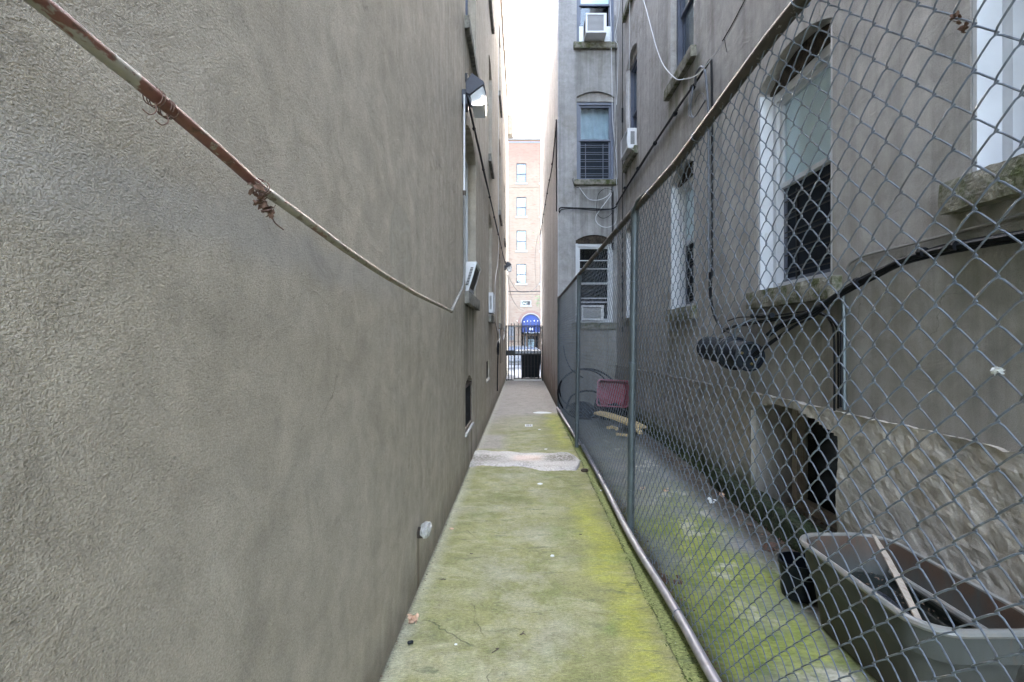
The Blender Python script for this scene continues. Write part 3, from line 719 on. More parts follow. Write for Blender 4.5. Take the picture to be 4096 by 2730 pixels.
struct(MB().box(-40, 40, 36.15, 42.2, -.6, -.37).build('pavement', 'pave'))
struct(MB().box(-9, 12, -20, -9.5, -.3, -.02).build('rear_yard', 'pave'))

# threshold kerb with moss
kb = rough_box(plR, 2.40, 4.2, -.02, .15, -.06, .085, .014, .03, 3).build('kerb', 'dark_moss', None, smooth=False); struct(kb)

# cement patch across the path
def patch_top(x):
    t = (x+.53)/1.13
    ya = 4.70+.10*math.sin(t*5.2+.4)+.03*math.sin(t*17)+.018*noise.noise(Vector((t*30, 0, 0)))+.01*noise.noise(Vector((t*90, 0, 0)))      # near edge
    yb = 5.42+.05*math.sin(t*6+1)+.02*math.sin(t*23)-.10*max(0, t-.85)/.15
    e = max(0, (t-.90)/.10); mid = (ya+yb)/2+.05
    ya += (mid-ya)*e**2; yb += (mid-yb)*e**2
    return ya, yb
mb = MB(); vs = []; nx, ny = 160, 30
for i in range(nx+1):
    x = -.53+1.14*i/nx; ya, yb = patch_top(x)
    for j in range(ny+1):
        b = j/ny; y = ya+(yb-ya)*b; ed = min(1, min(b, 1-b)*8)*min(1, (nx-i)/7)
        z = zpath(x, y)+.001+ed*(.016-.010*math.exp(-((y-5.07)/.1)**2))+ed*.002*noise.noise(Vector((x*40, y*40, 0)))
        vs.append((x, y, z if ed > 0 else zpath(x, y)-.002))
mb.add(vs, [(i*(ny+1)+j, (i+1)*(ny+1)+j, (i+1)*(ny+1)+j+1, i*(ny+1)+j+1) for i in range(nx) for j in range(ny)])
o = mb.build('cement_patch', 'patch', smooth=True); tag(o, 'pale wet-looking cement patch crossing the green path between wall and fence', 'cement patch')
mb = grid(.10, .60, 8.1, 8.55, 20, 16, lambda x, y: zpath(x, y)+.004-.010*(((x-.35)/.25)**2+((y-8.33)/.18)**2+.3*noise.noise(Vector((x*9, y*9, 1)))))
o = mb.build('cement_patch', 'gum', smooth=True); tag(o, 'small white cement smear on the path where the green algae ends', 'cement patch')

# ------------------------------------------------------------------ chain-link fence
FE = thing('chain_link_fence', 'tall galvanised chain-link fence running down the right side of the path', 'fence', (.7, 4, 0))
def fx(y, z=1.): 
    k = [(-2, .71, .71), (1.4, .71, .71), (3.14, .705, .735), (5.68, .655, .665), (8.72, .652, .652)]
    for (a, b0, t0), (c, b1, t1) in zip(k, k[1:]):
        if y <= c:
            q = (y-a)/(c-a); xb = b0+(b1-b0)*q; xt = t0+(t1-t0)*q; return xb+(xt-xb)*z/2.05
    return .652
def ftop(y):
    k = [(-2, 2.105), (1.4, 2.115), (2.25, 2.075), (3.14, 2.10), (5.68, 2.02), (8.74, 2.0)]
    for (a, b0), (c, b1) in zip(k, k[1:]):
        if y <= c: return b0+(b1-b0)*(y-a)/(c-a)
    return 2.0
def mesh_part():
    mb = MB(); D = .036; y_ref, z_ref = .908, 1.815
    k0 = int((-1.2-y_ref)/D); k1 = int((8.66-y_ref)/D)
    R = .00175
    for k in range(k0, k1):
        ya = y_ref+k*D
        near = -.2 < ya < 3.6
        ns = 6 if near else (5 if ya < 5.5 else 4)
        zt = ftop(ya)-.004; j1 = int((zt-z_ref)/D)+1; j0 = -int((z_ref-.045)/D)
        pts = []
        jit = .0016*noise.noise(Vector((k*.7, 0, 0)))
        for j in range(j0, j1+1):
            left = ((j+k) % 2 == 0)
            yy = ya if left else ya+D; z = z_ref+j*D
            yy += .002*noise.noise(Vector((yy*2.2, z*2.2, 5)))*3+jit; zz = z+.004*noise.noise(Vector((yy*1.3, z*1.3, 9)))*2
            sg = -1 if left else 1                       # side the apex points to
            t = .0040*(1 if left else -1)                # outgoing segment plane
            xx = fx(yy, zz)
            if near or ya < 5.5:
                pts.append((xx-t, yy-sg*.0052, zz-.0062)) if j > j0 else None
            pts.append((xx, yy+sg*.0030, zz))
            if (near or ya < 5.5) and j < j1:
                pts.append((xx+t, yy-sg*.0052, zz+.0062))
                if near: pts.append((xx+t*1.15, yy-sg*D/2*1.02, zz+D/2))
        mb.tube(pts, R if ya < 3 else .0015, ns, cap=False)
    return mb
mesh_part().build('wire_mesh', 'wire', FE, smooth=True)
def post(y, xb, xt, zt, r=.024):
    o = MB().tube([(xb, y, -.01), (xb+(xt-xb)*.5, y, zt*.5), (xt, y, zt)], r, 20).build('post', 'galv', FE, smooth=True)
    c = MB()
    c.lathe([(r+.002, -.085), (r+.004, -.08), (r+.004, -.01), (r+.001, .02), (.012, .035)], (xt, y, zt), (0, 0, 1), 20)
    c.build('cap', 'galv', o, smooth=True)
    for z in (.28, 1.10, 1.62):
        tz = MB()
        ring = [(xb+(xt-xb)*z/zt+(r+.003)*math.cos(a), y+(r+.004)*math.sin(a), z+.006*math.sin(a*2)) for a in [2*math.pi*i/20 for i in range(20)]]
        tz.tube(ring, .0019, 6, closed=True)
        xx = xb+(xt-xb)*z/zt
        tz.tube([(xx-.02, y-r-.002, z), (xx-.035, y-r-.012, z+.006), (xx-.03, y-r-.02, z-.008), (xx-.018, y-r-.014, z-.004)], .0019, 6)
        tz.build('tie', 'wire', o, smooth=True)
post(3.137, .697, .728, 2.075); post(5.68, .634, .664, 2.0); post(8.68, .645, .652, 1.99); post(.1, .71, .71, 2.1)
pts = [(fx(y, 2)+.0, y, ftop(y)) for y in [-2+i*.178 for i in range(61)]]
pts[-1] = (.652, 8.70, 2.0)
MB().tube(pts, .0195, 16).build('top_rail', 'rail_rust', FE, smooth=True)
lowp = [(.70, -2, .045), (.69, 1.2, .045), (.68, 1.7, .045), (.68, 2.19, .048), (.662, 3.01, .046), (.678, 4.15, .045), (.685, 5.55, .042)]
MB().tube(smooth_pts(lowp, 5), .0205, 16).build('bottom_rail', 'rail_low', FE, smooth=True)
MB().tube([(.670, 5.66, .04), (.645, 6.8, .04), (.62, 8.26, .045), (.615, 8.6, .045)], .021, 16).build('bottom_rail', 'rail_low', FE, smooth=True)
for y in (.6, 1.24, 2.0, 2.75, 3.6, 4.4, 5.2, 6.4, 7.2, 8.):
    tie = MB()
    c = Vector((fx(y, 2), y, ftop(y)))
    tie.tube([c+Vector((.023*math.cos(a), .010*math.sin(a*1.), .023*math.sin(a))) for a in [2*math.pi*i/18 for i in range(18)]], .0019, 6, closed=True)
    tie.tube([c+Vector((-.004, .01, -.022)), c+Vector((.002, .018, -.035)), c+Vector((.0, .006, -.05)), c+Vector((.004, -.008, -.045)), c+Vector((.0, -.004, -.03))], .0019, 6)
    tie.build('rail_tie', 'wire', FE, smooth=True)
for y in (1.55, 2.12, 2.62, 2.95, 3.3, 4.0, 4.3, 4.8, 5.3, 6.1, 6.5, 7.0, 7.5, 8.0):
    tie = MB(); xx = .68 if y < 5.6 else .68-.02*(y-5.6)
    c = Vector((xx, y, .045))
    tie.tube([c+Vector((.025*math.cos(a), .006*math.sin(a+1), .025*math.sin(a))) for a in [2*math.pi*i/18 for i in range(18)]], .0019, 6, closed=True)
    tie.build('rail_tie', 'wire', FE, smooth=True)
# elbow clamp on the nearest post
MB().tube([(.722, 3.137, 2.01), (.705, 3.12, 2.06), (.712, 3.02, 2.115), (.730, 2.86, 2.12)], .009, 8).build('clamp', 'galv', FE, smooth=True)
# debris caught in the wire
def scrap(name, c, r, n, mat, label, cat, seed):
    rnd = random.Random(seed); mb = MB(); c = Vector(c)
    for i in range(n):
        d = Vector((rnd.uniform(-1, 1), rnd.uniform(-1, 1), rnd.uniform(-1, 1)))*r
        a = c+d*.6; u = Vector((rnd.uniform(-1, 1), rnd.uniform(-1, 1), rnd.uniform(-1, 1))).normalized()*r*.5
        w = u.cross(Vector((rnd.uniform(-1, 1), rnd.uniform(-1, 1), 1))).normalized()*r*.35
        mb.add([a-u-w*.3, a-u*.2+w, a+u+w*.4, a+u*.3-w, a-u*.5-w], [(0, 1, 4), (1, 2, 3), (1, 3, 4)])
    return tag(mb.build(name, mat), label, cat)
scrap('dry_leaf', P(3830, 75, .79), .010, 12, 'leaf_dry', 'brown shrivelled leaf caught in the wire mesh near the top right window', 'leaf', 1)
scrap('dry_leaf', P(3853, 112, .785), .009, 12, 'leaf_dry', 'brown crumpled leaf hanging just below the shrivelled one in the wire mesh', 'leaf', 2)
scrap('feather', P(3990, 1490, .72), .010, 14, 'gum', 'white fluffy feather snagged on the wire mesh at the right edge', 'feather', 3)

# ------------------------------------------------------------------ conduits and cables on the left wall
src = [(-260, -250, .395), (20, -90, .437), (158, 0, .462), (275, 109, .49), (574, 344, .589), (717, 465, .65), (1033, 740, .844), (1053, 738+14, .86), (1232, 886, 1.04), (1359, 983, 1.22), (1538, 1103, 1.617), (1665, 1177, 2.1), (1760, 1224, 2.7), (1808, 1247, 3.16)]
pts = [P(*q) for q in src]
ys = [.30, .40, .46, .52, .589, .68, .76, .844, .95, 1.08, 1.22, 1.4, 1.617, 1.85, 2.1, 2.4, 2.75, 3.16]
pp = []
kx = [(.3, 1.575), (.46, 1.572), (.589, 1.558), (.844, 1.520), (1.22, 1.487), (1.617, 1.464), (2.1, 1.448), (3.16, 1.434)]
for y in ys:
    for (a, za), (b, zb) in zip(kx, kx[1:]):
        if a <= y <= b: z = za+(zb-za)*(y-a)/(b-a)
    pp.append((-.460-.004*noise.noise(Vector((y*4, 0, 0))), y, z))
CD = thing('conduit', 'thin sagging steel conduit with flaking red paint crossing the left wall', 'pipe', (-.46, 1.5, 1.5))
pp = [(-.459, -1.0, 1.585)]+pp
MB().tube(smooth_pts(pp, 4), .0088, 14).build('tube', 'rust_conduit', CD, smooth=True)
MB().lathe([(.010, -.03), (.0125, -.028), (.0125, .02), (.009, .03)], (-.460, 3.15, 1.436), (0, 1, 0), 14).build('end_fitting', 'rust_conduit', CD, smooth=True)
vine = MB()
for (cy, cz, s) in ((.60, 1.553, 1), (.62, 1.549, 2)):
    rnd = random.Random(s)
    for k in range(3):
        ph = rnd.uniform(0, 6)
        ring = [(-.46+.0115*math.cos(a+ph), cy+.006*(a/6)+.004*k, cz+.0115*math.sin(a+ph)) for a in [i*.45 for i in range(14)]]
        vine.tube(ring, .0008, 5)
    vine.tube(smooth_pts([(-.455, cy, cz-.010), (-.45, cy-.004, cz-.022), (-.452, cy-.012, cz-.030), (-.456, cy-.018, cz-.026)], 4), .0008, 5)
o = vine.build('dry_vine', 'leaf_dry', smooth=True); tag(o, 'dry brown tendril curled round the red conduit, nearer the camera', 'vine')
def mummy():
    mb = MB(); rnd = random.Random(4)
    for k in range(4):
        ph = rnd.uniform(0, 6)
        mb.tube([(-.46+.011*math.cos(a+ph), .845+.004*k+.002*a, 1.520+.011*math.sin(a+ph)) for a in [i*.45 for i in range(12)]], .001, 5)
    b0 = Vector((-.452, .815, 1.503)); b1 = Vector((-.447, .862, 1.476))
    for k in range(60):
        t = rnd.random(); c = b0.lerp(b1, t)+Vector((rnd.gauss(0, .004), rnd.gauss(0, .005), rnd.gauss(0, .005)))
        u = Vector((rnd.uniform(-1, 1), rnd.uniform(-1, 1), rnd.uniform(-1, 1)))*.008; w = u.orthogonal().normalized()*.004
        mb.add([c-u, c+w, c+u, c-w], [(0, 1, 2, 3)])
    mb.tube(smooth_pts([b1, b1+Vector((0, .012, -.014)), b1+Vector((0, .045, -.020))], 4), .0012, 5)
    return mb
o = mummy().build('dry_leaf_clump', 'leaf_dry'); tag(o, 'clump of withered leaf and stem tied under the middle of the red conduit', 'leaf clump')

CV = thing('conduit', 'slim white vertical conduit rising to the lamp beside the nearest left window', 'pipe', (-.49, 4.1, 2))
MB().tube(smooth_pts([P(1808, 1247, 3.17), P(1810, 1238, 3.18), P(1820, 1215, 3.35), P(1838, 1180, 3.7), P(1852, 1145, 4.0), P(1857, 1090, 4.10), P(1857.5, 1000, 4.12)], 5)+[P(1857, 781, 4.13)], .0105, 10).build('tube', 'cement_grey', CV, smooth=True)
MB().tube([P(1857, 781, 4.13), P(1857, 380, 4.13)], .0085, 10).build('tube', 'ac_white', CV, smooth=True)
MB().tube([P(1857, 783, 4.13), P(1857, 764, 4.13)], .014, 12).build('coupling', 'door_brown', CV, smooth=True)

def lamp_px(px, py): 
    u = 1800+px*.3316; v = py*.3316; return ((u-U0)*4.15/F, H-(v-V0)*4.15/F)
def wall_lamp(name, label, sc=1., org=None):
    L = thing(name, label, 'wall lamp', (-.5, 4.2, 3.3), 'wall lamps on the left building')
    prof = [lamp_px(*q) for q in ((190, 985), (262, 880), (402, 978), (432, 1120), (395, 1010), (235, 1140), (215, 1145), (188, 1120))]
    hs = [lamp_px(*q) for q in ((188, 985), (262, 880), (402, 978), (418, 1010), (232, 1142), (190, 1115))]
    fn = lambda a, b, d: (a, d, b)
    MB().prism(hs, fn, 4.15, 4.40).build('housing', 'lamp_housing', L, bevel=.004)
    rim = MB(); a = lamp_px(400, 985); b2 = lamp_px(430, 1125)
    for yy in (4.152, 4.385): rim.tube([(a[0], yy, a[1]), (b2[0], yy, b2[1])], .004, 6)
    q = lamp_px(258, 1272); rim.tube([(lamp_px(215, 1145)[0], 4.155, lamp_px(215, 1145)[1]), (q[0], 4.155, q[1])], .008, 6)
    rim.build('frame', 'lamp_housing', L)
    ls = [lamp_px(*q) for q in ((240, 1148), (395, 1030), (426, 1120), (412, 1262), (392, 1274), (262, 1274))]
    MB().prism(ls, fn, 4.158, 4.392).build('lens', 'lens', L, bevel=.006)
    c = lamp_px(330, 1120); MB().lathe([(.002, -.05), (.022, -.03), (.028, 0), (.02, .03), (.012, .05)], (c[0], 4.27, c[1]), (0, 1, .3), 14).build('bulb', 'gum', L, smooth=True)
    c = lamp_px(195, 925); MB().box(c[0]-.012, c[0]+.012, 4.16, 4.2, c[1]-.03, c[1]+.035).build('photocell', 'iron', L, bevel=.004)
    c = lamp_px(150, 1010); MB().box(LX, lamp_px(192, 0)[0]+.004, 4.20, 4.35, 3.29, 3.42).build('back_plate', 'lamp_housing', L)
    return L
L1 = wall_lamp('wall_lamp', 'dark wall lamp with a clear lens above the nearest left window')
L2 = copy_tree(L1); L2['label'] = 'small distant wall lamp near the street end of the left wall'
L2.location = (-.5, 14.0, 3.3-.02)

def cable(pts, r, mat, label, name='cable', k=5, n=7, cat='cable', group=None, ph=None):
    return tag(MB().tube(smooth_pts(pts, k), r, n).build(name, mat, smooth=True), label, cat, group)
# black bundle running level along the left wall
def bundle(paths, mat='black_rubber', clips=None, cr=.014):
    mb = MB()
    for pts, r in paths: mb.tube(smooth_pts(pts, 5), r, 7)
    if clips:
        for c, d in clips: 
            c = Vector(c); mb.tube([c-Vector(d)*.006, c+Vector(d)*.006], cr, 8)
    return mb
ys = [4.45, 5.0, 5.7, 6.5, 7.4, 8.4, 9.5, 10.6, 11.7, 12.9, 13.9]
A = [(-.500, y, 3.43-.012*math.sin(y*2.2)) for y in ys]; B = [(-.492, y, 3.415-.012*math.sin(y*1.7+1)) for y in ys]
mb = bundle([(A, .011), (B, .008)], clips=[((-.500, y, 3.425), (0, 1, 0)) for y in (5, 6.2, 7.4, 8.6, 10, 11.5)], cr=.019)
tag(mb.build('cable_bundle', 'black_rubber', smooth=True), 'black cable bundle running level along the left wall from lamp to lamp', 'cable')
cable([(-.513, 8.6, 9.3), (-.505, 8.5, 8.2), (-.50, 7.2, 7.0), (-.50, 6.1, 5.86), (-.50, 5.75, 5.55)], .004, 'white_cable', 'loose white cable hanging from the roof near the upper left windows')
cable([(-.505, 10.3, 9.2), (-.505, 10.2, 6.5), (-.500, 10.0, 4.6), (-.50, 10.1, 3.6), (-.50, 9.95, 2.9), (-.505, 9.0, 2.35), (-.50, 9.0, 1.9), (-.50, 9.6, 1.5), (-.50, 10.3, 1.42)], .005, 'white_cable', 'white cable wandering down the left wall beyond the second air conditioner')
cable([(-.508, 12.0, 9.2), (-.508, 12, 4), (-.505, 12.0, 1.8), (-.50, 12.05, 1.2), (-.505, 12.0, .7)], .005, 'grey_cable', 'thin grey cable dropping straight down the far left wall')
cable([(-.508, 13.2, 3.3), (-.505, 13.3, 2.4), (-.50, 13.5, 1.9), (-.50, 13.4, 1.35)], .006, 'white_cable', 'short white cable below the distant wall lamp')
# coil of cable hung on the far left wall
mb = MB()
for k, (ry, rz) in enumerate(((.34, .15), (.26, .14), (.13, .14))):
    mb.tube([(-.485+.008*k, 9.55+ry*math.cos(a), 1.09+rz*math.sin(a)) for a in [2*math.pi*i/26 for i in range(26)]], .007, 6, closed=True)
mb.tube(smooth_pts([(-.49, 9.7, 1.15), (-.495, 9.6, 1.35), (-.50, 8.9, 1.55), (-.505, 8.2, 1.63)], 5), .006, 6)
mb.tube(smooth_pts([(-.49, 9.7, .95), (-.50, 9.72, .6), (-.505, 9.75, .22)], 4), .012, 6)
mb.tube(smooth_pts([(-.49, 9.8, 1.2), (-.495, 10.5, 1.3), (-.50, 11.2, .95), (-.505, 11.3, .7)], 4), .007, 6)
tag(mb.build('cable_coil', 'black_rubber', smooth=True), 'coil of black cable hung on the left wall short of the gate', 'cable coil')
mb = MB(); mb.tube(smooth_pts([(-.49, 10.2, 1.46), (-.485, 10.35, 1.3), (-.49, 9.9, 1.12)], 4), .013, 8)
tag(mb.build('conduit', 'white_cable', smooth=True), 'bent white conduit end on the left wall just above the cable coil', 'pipe')
mb = MB(); mb.tube(smooth_pts([(-.49, 12.6, 1.45), (-.485, 12.8, 1.4), (-.48, 12.3, 1.25)], 4), .013, 8)
tag(mb.build('conduit', 'white_cable', smooth=True), 'white conduit elbow on the left wall nearest the iron gate', 'pipe')
# capped pipe stub
SP = thing('pipe_stub', 'old pipe stub plugged with a lump of grey mortar low on the left wall', 'pipe', (-.5, 2.43, .3))
MB().tube([(-.53, 2.44, .280), (-.492, 2.44, .280)], .027, 16).build('pipe', 'lintel', SP, smooth=True)
bm = bmesh.new(); bmesh.ops.create_icosphere(bm, subdivisions=4, radius=1)
mb = MB(); vs = []
for v_ in bm.verts:
    d = v_.co.normalized(); r = 1+.30*noise.noise(d*2.1)+.16*noise.noise(d*5)+.06*noise.noise(d*14)
    vs.append((-.484+d.x*.026*r, 2.43+d.y*.050*r, .300+d.z*.036*r))
mb.add(vs, [tuple(v_.index for v_ in f.verts) for f in bm.faces]); bm.free()
mb.build('mortar_plug', 'mortar', SP, smooth=True)

# ------------------------------------------------------------------ air conditioners
def aircon(label, fn, w, h, d, group='window air conditioners', gm='ac_white'):
    """fn(s, z, d) maps local units (s along the wall, d outwards) to the world"""
    c = fn(w/2, 0, 0); A = thing('air_conditioner', label, 'air conditioner', c, group)
    cs = MB()
    bx = lambda s0, s1, z0, z1, d0, d1, m: m.add([fn(s0,z0,d0),fn(s1,z0,d0),fn(s1,z0,d1),fn(s0,z0,d1),fn(s0,z1,d0),fn(s1,z1,d0),fn(s1,z1,d1),fn(s0,z1,d1)], [(0,3,2,1),(4,5,6,7),(0,1,5,4),(1,2,6,5),(2,3,7,6),(3,0,4,7)])
    bx(0, w, 0, h, -.25, d-.03, cs)
    bx(0, w, 0, .035, d-.03, d, cs); bx(0, w, h-.03, h, d-.03, d, cs); bx(0, .03, .035, h-.03, d-.03, d, cs); bx(w-.05, w, .035, h-.03, d-.03, d, cs)
    cs.build('casing', 'ac_white', A, bevel=.004)
    g = MB(); bx(.031, w-.051, .036, h-.031, d-.028, d-.016, g); g.build('coil_panel', 'ac_dark', A)
    g = MB(); n = 13
    for i in range(n):
        z = .05+(h-.10)*i/(n-1); bx(.032, w-.052, z-.003, z+.003, d-.016, d-.006, g)
    g.build('grille', gm, A)
    for s_ in (-.002, w-.001):
        g = MB()
        for i in range(12):
            z = .06+(h-.12)*i/11; bx(s_, s_+.003, z-.005, z+.005, d*.1, d*.62, g)
        g.build('louvre', 'iron', A)
    return A
def shear(pl, s0, z0, k): return lambda s, z, d: pl(s0+s, z0+z, d+k*z)
aircon('grimy air conditioner leaning out of the nearest left window', lambda s, z, d: plL(4.62+s, 1.715+z, d-.04+z*.30), .48, .28, .05, gm='ac_dark')
aircon('cleaner white air conditioner in the second window of the left wall', lambda s, z, d: plL(7.62+s, 1.675+z, d), .45, .32, .065)
aircon('white air conditioner in the upper window of the right side wall, above the fence', lambda s, z, d: plR(7.30+s, 4.14+z, d), .52, .30, .12)
aircon('white air conditioner jutting from the topmost window of the set-back wall', lambda s, z, d: plF(1.10+s, 6.585+z, d), .36, .34, .30)
aircon('white air conditioner low in the ground-floor window of the set-back wall behind the fence', lambda s, z, d: plF(1.06+s, 1.60+z, d), .40, .27, .02)
o = MB().pbox(plF, 1.02, 1.099, 6.62, 6.93, -.08, -.07).pbox(plF, 1.461, 1.605, 6.62, 6.93, -.08, -.07).build('filler_panel', 'gum', RB)

# ------------------------------------------------------------------ cables on the right
yy = [4.26, 4.69, 5.2, 5.9, 6.65, 7.4, 8.18, 8.60]
zz = [3.72, 3.735, 3.75, 3.74, 3.735, 3.71, 3.68, 3.66]
lvl = [(1.672, a, b) for a, b in zip(yy, zz)]
lv2 = [(1.66, a, b-.02-.008*math.sin(a*5)) for a, b in zip(yy[1:], zz[1:])]
lv3 = [(1.664, a, b-.035-.01*math.sin(a*3)) for a, b in zip(yy[2:], zz[2:])]
hook = smooth_pts([(1.672, 4.69, 3.735), (1.665, 4.42, 3.73), (1.66, 4.29, 3.725), (1.66, 4.26, 3.66), (1.665, 4.26, 3.3)], 5)
mb = MB(); mb.tube(hook+[(1.668, 4.27, 2.4), (1.668, 4.27, 1.80)], .011, 8)
mb.tube(smooth_pts(lvl[1:], 4), .012, 8); mb.tube(smooth_pts(lv2, 4), .009, 7); mb.tube(smooth_pts(lv3, 4), .006, 7)
for y in (4.75, 5.3, 6.1, 7.0, 7.9): mb.tube([(1.666, y-.015, 3.72), (1.666, y+.015, 3.72)], .026, 8)
tag(mb.build('cable_bundle', 'black_rubber', smooth=True), 'black cable bundle slanting along the right wall above the fence, hooked at its near end', 'cable')
mb = MB()
mb.tube(smooth_pts([(1.66, 4.66, 3.70), (1.64, 4.58, 3.76), (1.64, 4.45, 3.755), (1.645, 4.37, 3.66), (1.65, 4.345, 3.5), (1.66, 4.33, 3.2), (1.662, 4.33, 1.85)], 5), .011, 8)
mb.tube(smooth_pts([(1.65, 4.69, 3.70), (1.63, 4.66, 3.6), (1.63, 4.70, 3.5), (1.635, 4.69, 3.42), (1.64, 4.60, 3.37), (1.645, 4.48, 3.39), (1.65, 4.37, 3.41)], 5), .006, 7)
mb.tube(smooth_pts([(1.645, 4.68, 3.70), (1.62, 4.70, 3.58), (1.62, 4.72, 3.44), (1.63, 4.62, 3.365)], 5), .004, 7)
mb.tube(smooth_pts([(1.65, 4.64, 3.52), (1.65, 4.54, 3.55), (1.652, 4.44, 3.5), (1.655, 4.40, 3.40)], 5), .003, 6)
tag(mb.build('cable_loop', 'grey_cable', smooth=True), 'grey cable looped out of the black bundle high on the right wall', 'cable')
cable([P(2540, -90, 6.9), P(2574, 0, 6.4), P(2636, 223, 5.6), P(2694, 308, 5.1), P(2735, 318, 4.80), P(2793, 297, 4.45), P(2855, 223, 4.1), P(2904, 152, 3.85), P(2950, 67, 3.65), P(3010, -60, 3.4)], .0045, 'white_cable', 'long white cable sagging in a deep loop across the upper right wall', k=6)
mb = MB().tube(smooth_pts([P(2898, 155, 3.87), P(2902, 180, 3.87), P(2908, 210, 3.87)], 3), .003, 5).tube(smooth_pts([P(2890, 165, 3.88), P(2925, 105, 3.74), P(2975, 10, 3.53), P(3005, -50, 3.4)], 3), .0045, 6)
tag(mb.build('cable', 'black_rubber', smooth=True), 'frayed dark cable tied to the end of the sagging white cable', 'cable')

# set-back wall wiring
yb = 8.70
def W(u, v, y=8.66): return P(u, v, y)
mb = MB()
mb.tube(smooth_pts([W(2240, 850), W(2236, 845), W(2240, 833), W(2258, 831), W(2300, 833), W(2360, 835), W(2410, 838), W(2450, 836), W(2466, 826, 8.6)], 4), .011, 7)
mb.tube(smooth_pts([W(2238, 853, 8.64), W(2250, 838, 8.64), W(2310, 836, 8.64), W(2380, 842, 8.64), W(2440, 838, 8.64)], 4), .008, 7)
mb.tube(smooth_pts([(.61, 8.69, 3.55), (.612, 8.70, 3.9), (.61, 8.75, 4.6), (.612, 8.78, 5.15), (.612, 8.82, 5.25)], 5), .012, 7)
mb.tube(smooth_pts([(.612, 8.82, 5.20), (.612, 9.2, 5.05), (.61, 10, 4.82), (.61, 11.5, 4.88), (.61, 13.9, 4.90), (.61, 16.7, 4.85)], 5), .012, 7)
for y in (10, 11, 12, 13, 14, 15, 16): mb.tube([(.61, y-.02, 4.87), (.61, y+.02, 4.87)], .02, 7)
tag(mb.build('cable_bundle', 'black_rubber', smooth=True), 'black cable bundle crossing the set-back wall and turning toward the street', 'cable')
mb = MB()
mb.tube(smooth_pts([W(2438, -30), W(2444, 100), W(2446, 250), W(2448, 350), W(2450, 470), W(2458, 560), W(2466, 640), W(2470, 720)], 4)[:-1]+smooth_pts([W(2466, 720, 8.6), W(2470, 840, 8.6), W(2462, 890), W(2440, 908), W(2410, 908), W(2386, 890), W(2384, 866), W(2400, 840), W(2430, 800), W(2450, 770), W(2452, 748)], 4), .007, 7)
mb.tube(smooth_pts([W(2318, 750), W(2330, 768), W(2352, 795), W(2378, 802), W(2405, 798), W(2430, 785), W(2441, 772)], 4), .005, 7)
tag(mb.build('cable', 'white_cable', smooth=True), 'white cable trailing down the set-back wall and looping beneath its middle window', 'cable')
mb = MB()
mb.tube([W(2449, 745), W(2449, 860), W(2450, 930), W(2449, 1000)], .010, 7); mb.tube([W(2454, 745), W(2455, 930), W(2455, 1000)], .006, 7)
mb.tube(smooth_pts([W(2450, 760), W(2420, 755), W(2395, 775), W(2388, 810), W(2388, 850), W(2400, 870), W(2420, 873), W(2440, 862), W(2449, 850)], 4), .004, 6)
mb.tube(smooth_pts([W(2293, 712), W(2292, 725), W(2300, 745), W(2315, 752)], 4), .005, 6)
mb.tube(smooth_pts([W(2460, 60, 8.6), W(2464, 300, 8.6), W(2466, 420, 8.6), W(2460, 600, 8.6), W(2464, 700, 8.6)], 4), .004, 6)
tag(mb.build('cable', 'black_rubber', smooth=True), 'thin black cables hanging in the corner of the set-back wall', 'cable')
cable([P(2478, -30, 8.2), P(2474, 60, 8.2), P(2461, 130, 8.25), P(2462, 165, 8.25), P(2472, 190, 8.25), P(2470, 330, 8.3), P(2466, 420, 8.3)], .005, 'white_cable', 'thin pale cable kinking down the corner beside the topmost window')
cable([(1.66, 7.45, 9.), (1.655, 7.5, 6.), (1.65, 7.55, 4.9), (1.63, 7.4, 4.45), (1.57, 7.28, 4.3), (1.57, 7.2, 4.12), (1.66, 7.15, 4.04)], .004, 'white_cable', 'thin white cable falling across the air conditioner on the right side wall')
mb = MB().tube([(1.672, 8.1, 8.5), (1.672, 8.1, 3.2)], .006, 6)
for z in (5.0, 4.5, 2.2): mb.tube([(1.67, 8.1, z-.12), (1.67, 8.1, z+.12)], .014, 6)
mb.tube([(1.672, 8.1, 3.2), (1.672, 8.1, 1.3)], .006, 6)
tag(mb.build('cable', 'black_rubber', smooth=True), 'straight black cable running down the right side wall beside the corner', 'cable')
# main black cables behind the near mesh
X = 1.66
def R_(u, v, x=X): return PX(u, v, x)
main = [R_(4250, 905), R_(4096, 938), R_(3900, 972), R_(3716, 1011), R_(3600, 1045), R_(3512, 1090), R_(3380, 1160), R_(3257, 1238, 1.62), R_(3190, 1270, 1.60), R_(3120, 1300, 1.58), R_(3070, 1340, 1.56)]
main2 = [R_(4250, 885, 1.675), R_(4096, 926, 1.675), R_(3850, 968, 1.675), R_(3716, 1000, 1.67), R_(3512, 1080, 1.67), R_(3380, 1150, 1.67), R_(3257, 1242, 1.67), R_(3120, 1272, 1.67), R_(3000, 1292, 1.67), R_(2925, 1308, 1.67), R_(2895, 1325, 1.67)]
mb = MB(); mb.tube(smooth_pts(main, 5), .0125, 9); mb.tube(smooth_pts(main2, 5), .006, 7)
mb.tube(smooth_pts([q+Vector((.004, 0, -.018)) for q in main[1:]], 5), .006, 7)
mb.tube(smooth_pts([q+Vector((-.004, .0, -.012)) for q in main2[3:]], 5), .005, 7)
mb.tube(smooth_pts([R_(3257, 1240), R_(3180, 1252), R_(3060, 1268), R_(2960, 1270), R_(2910, 1285)], 5), .005, 7)
for u, v in ((3820, 982), (3690, 1010), (3430, 1128), (3250, 1248)):
    c = R_(u, v, 1.655); mb.tube([c-Vector((0, .012, .002)), c+Vector((0, .012, .002))], .021, 8)
tag(mb.build('cable_bundle', 'black_rubber', smooth=True), 'thick black cable bundle sloping across the near right wall under the windows', 'cable')
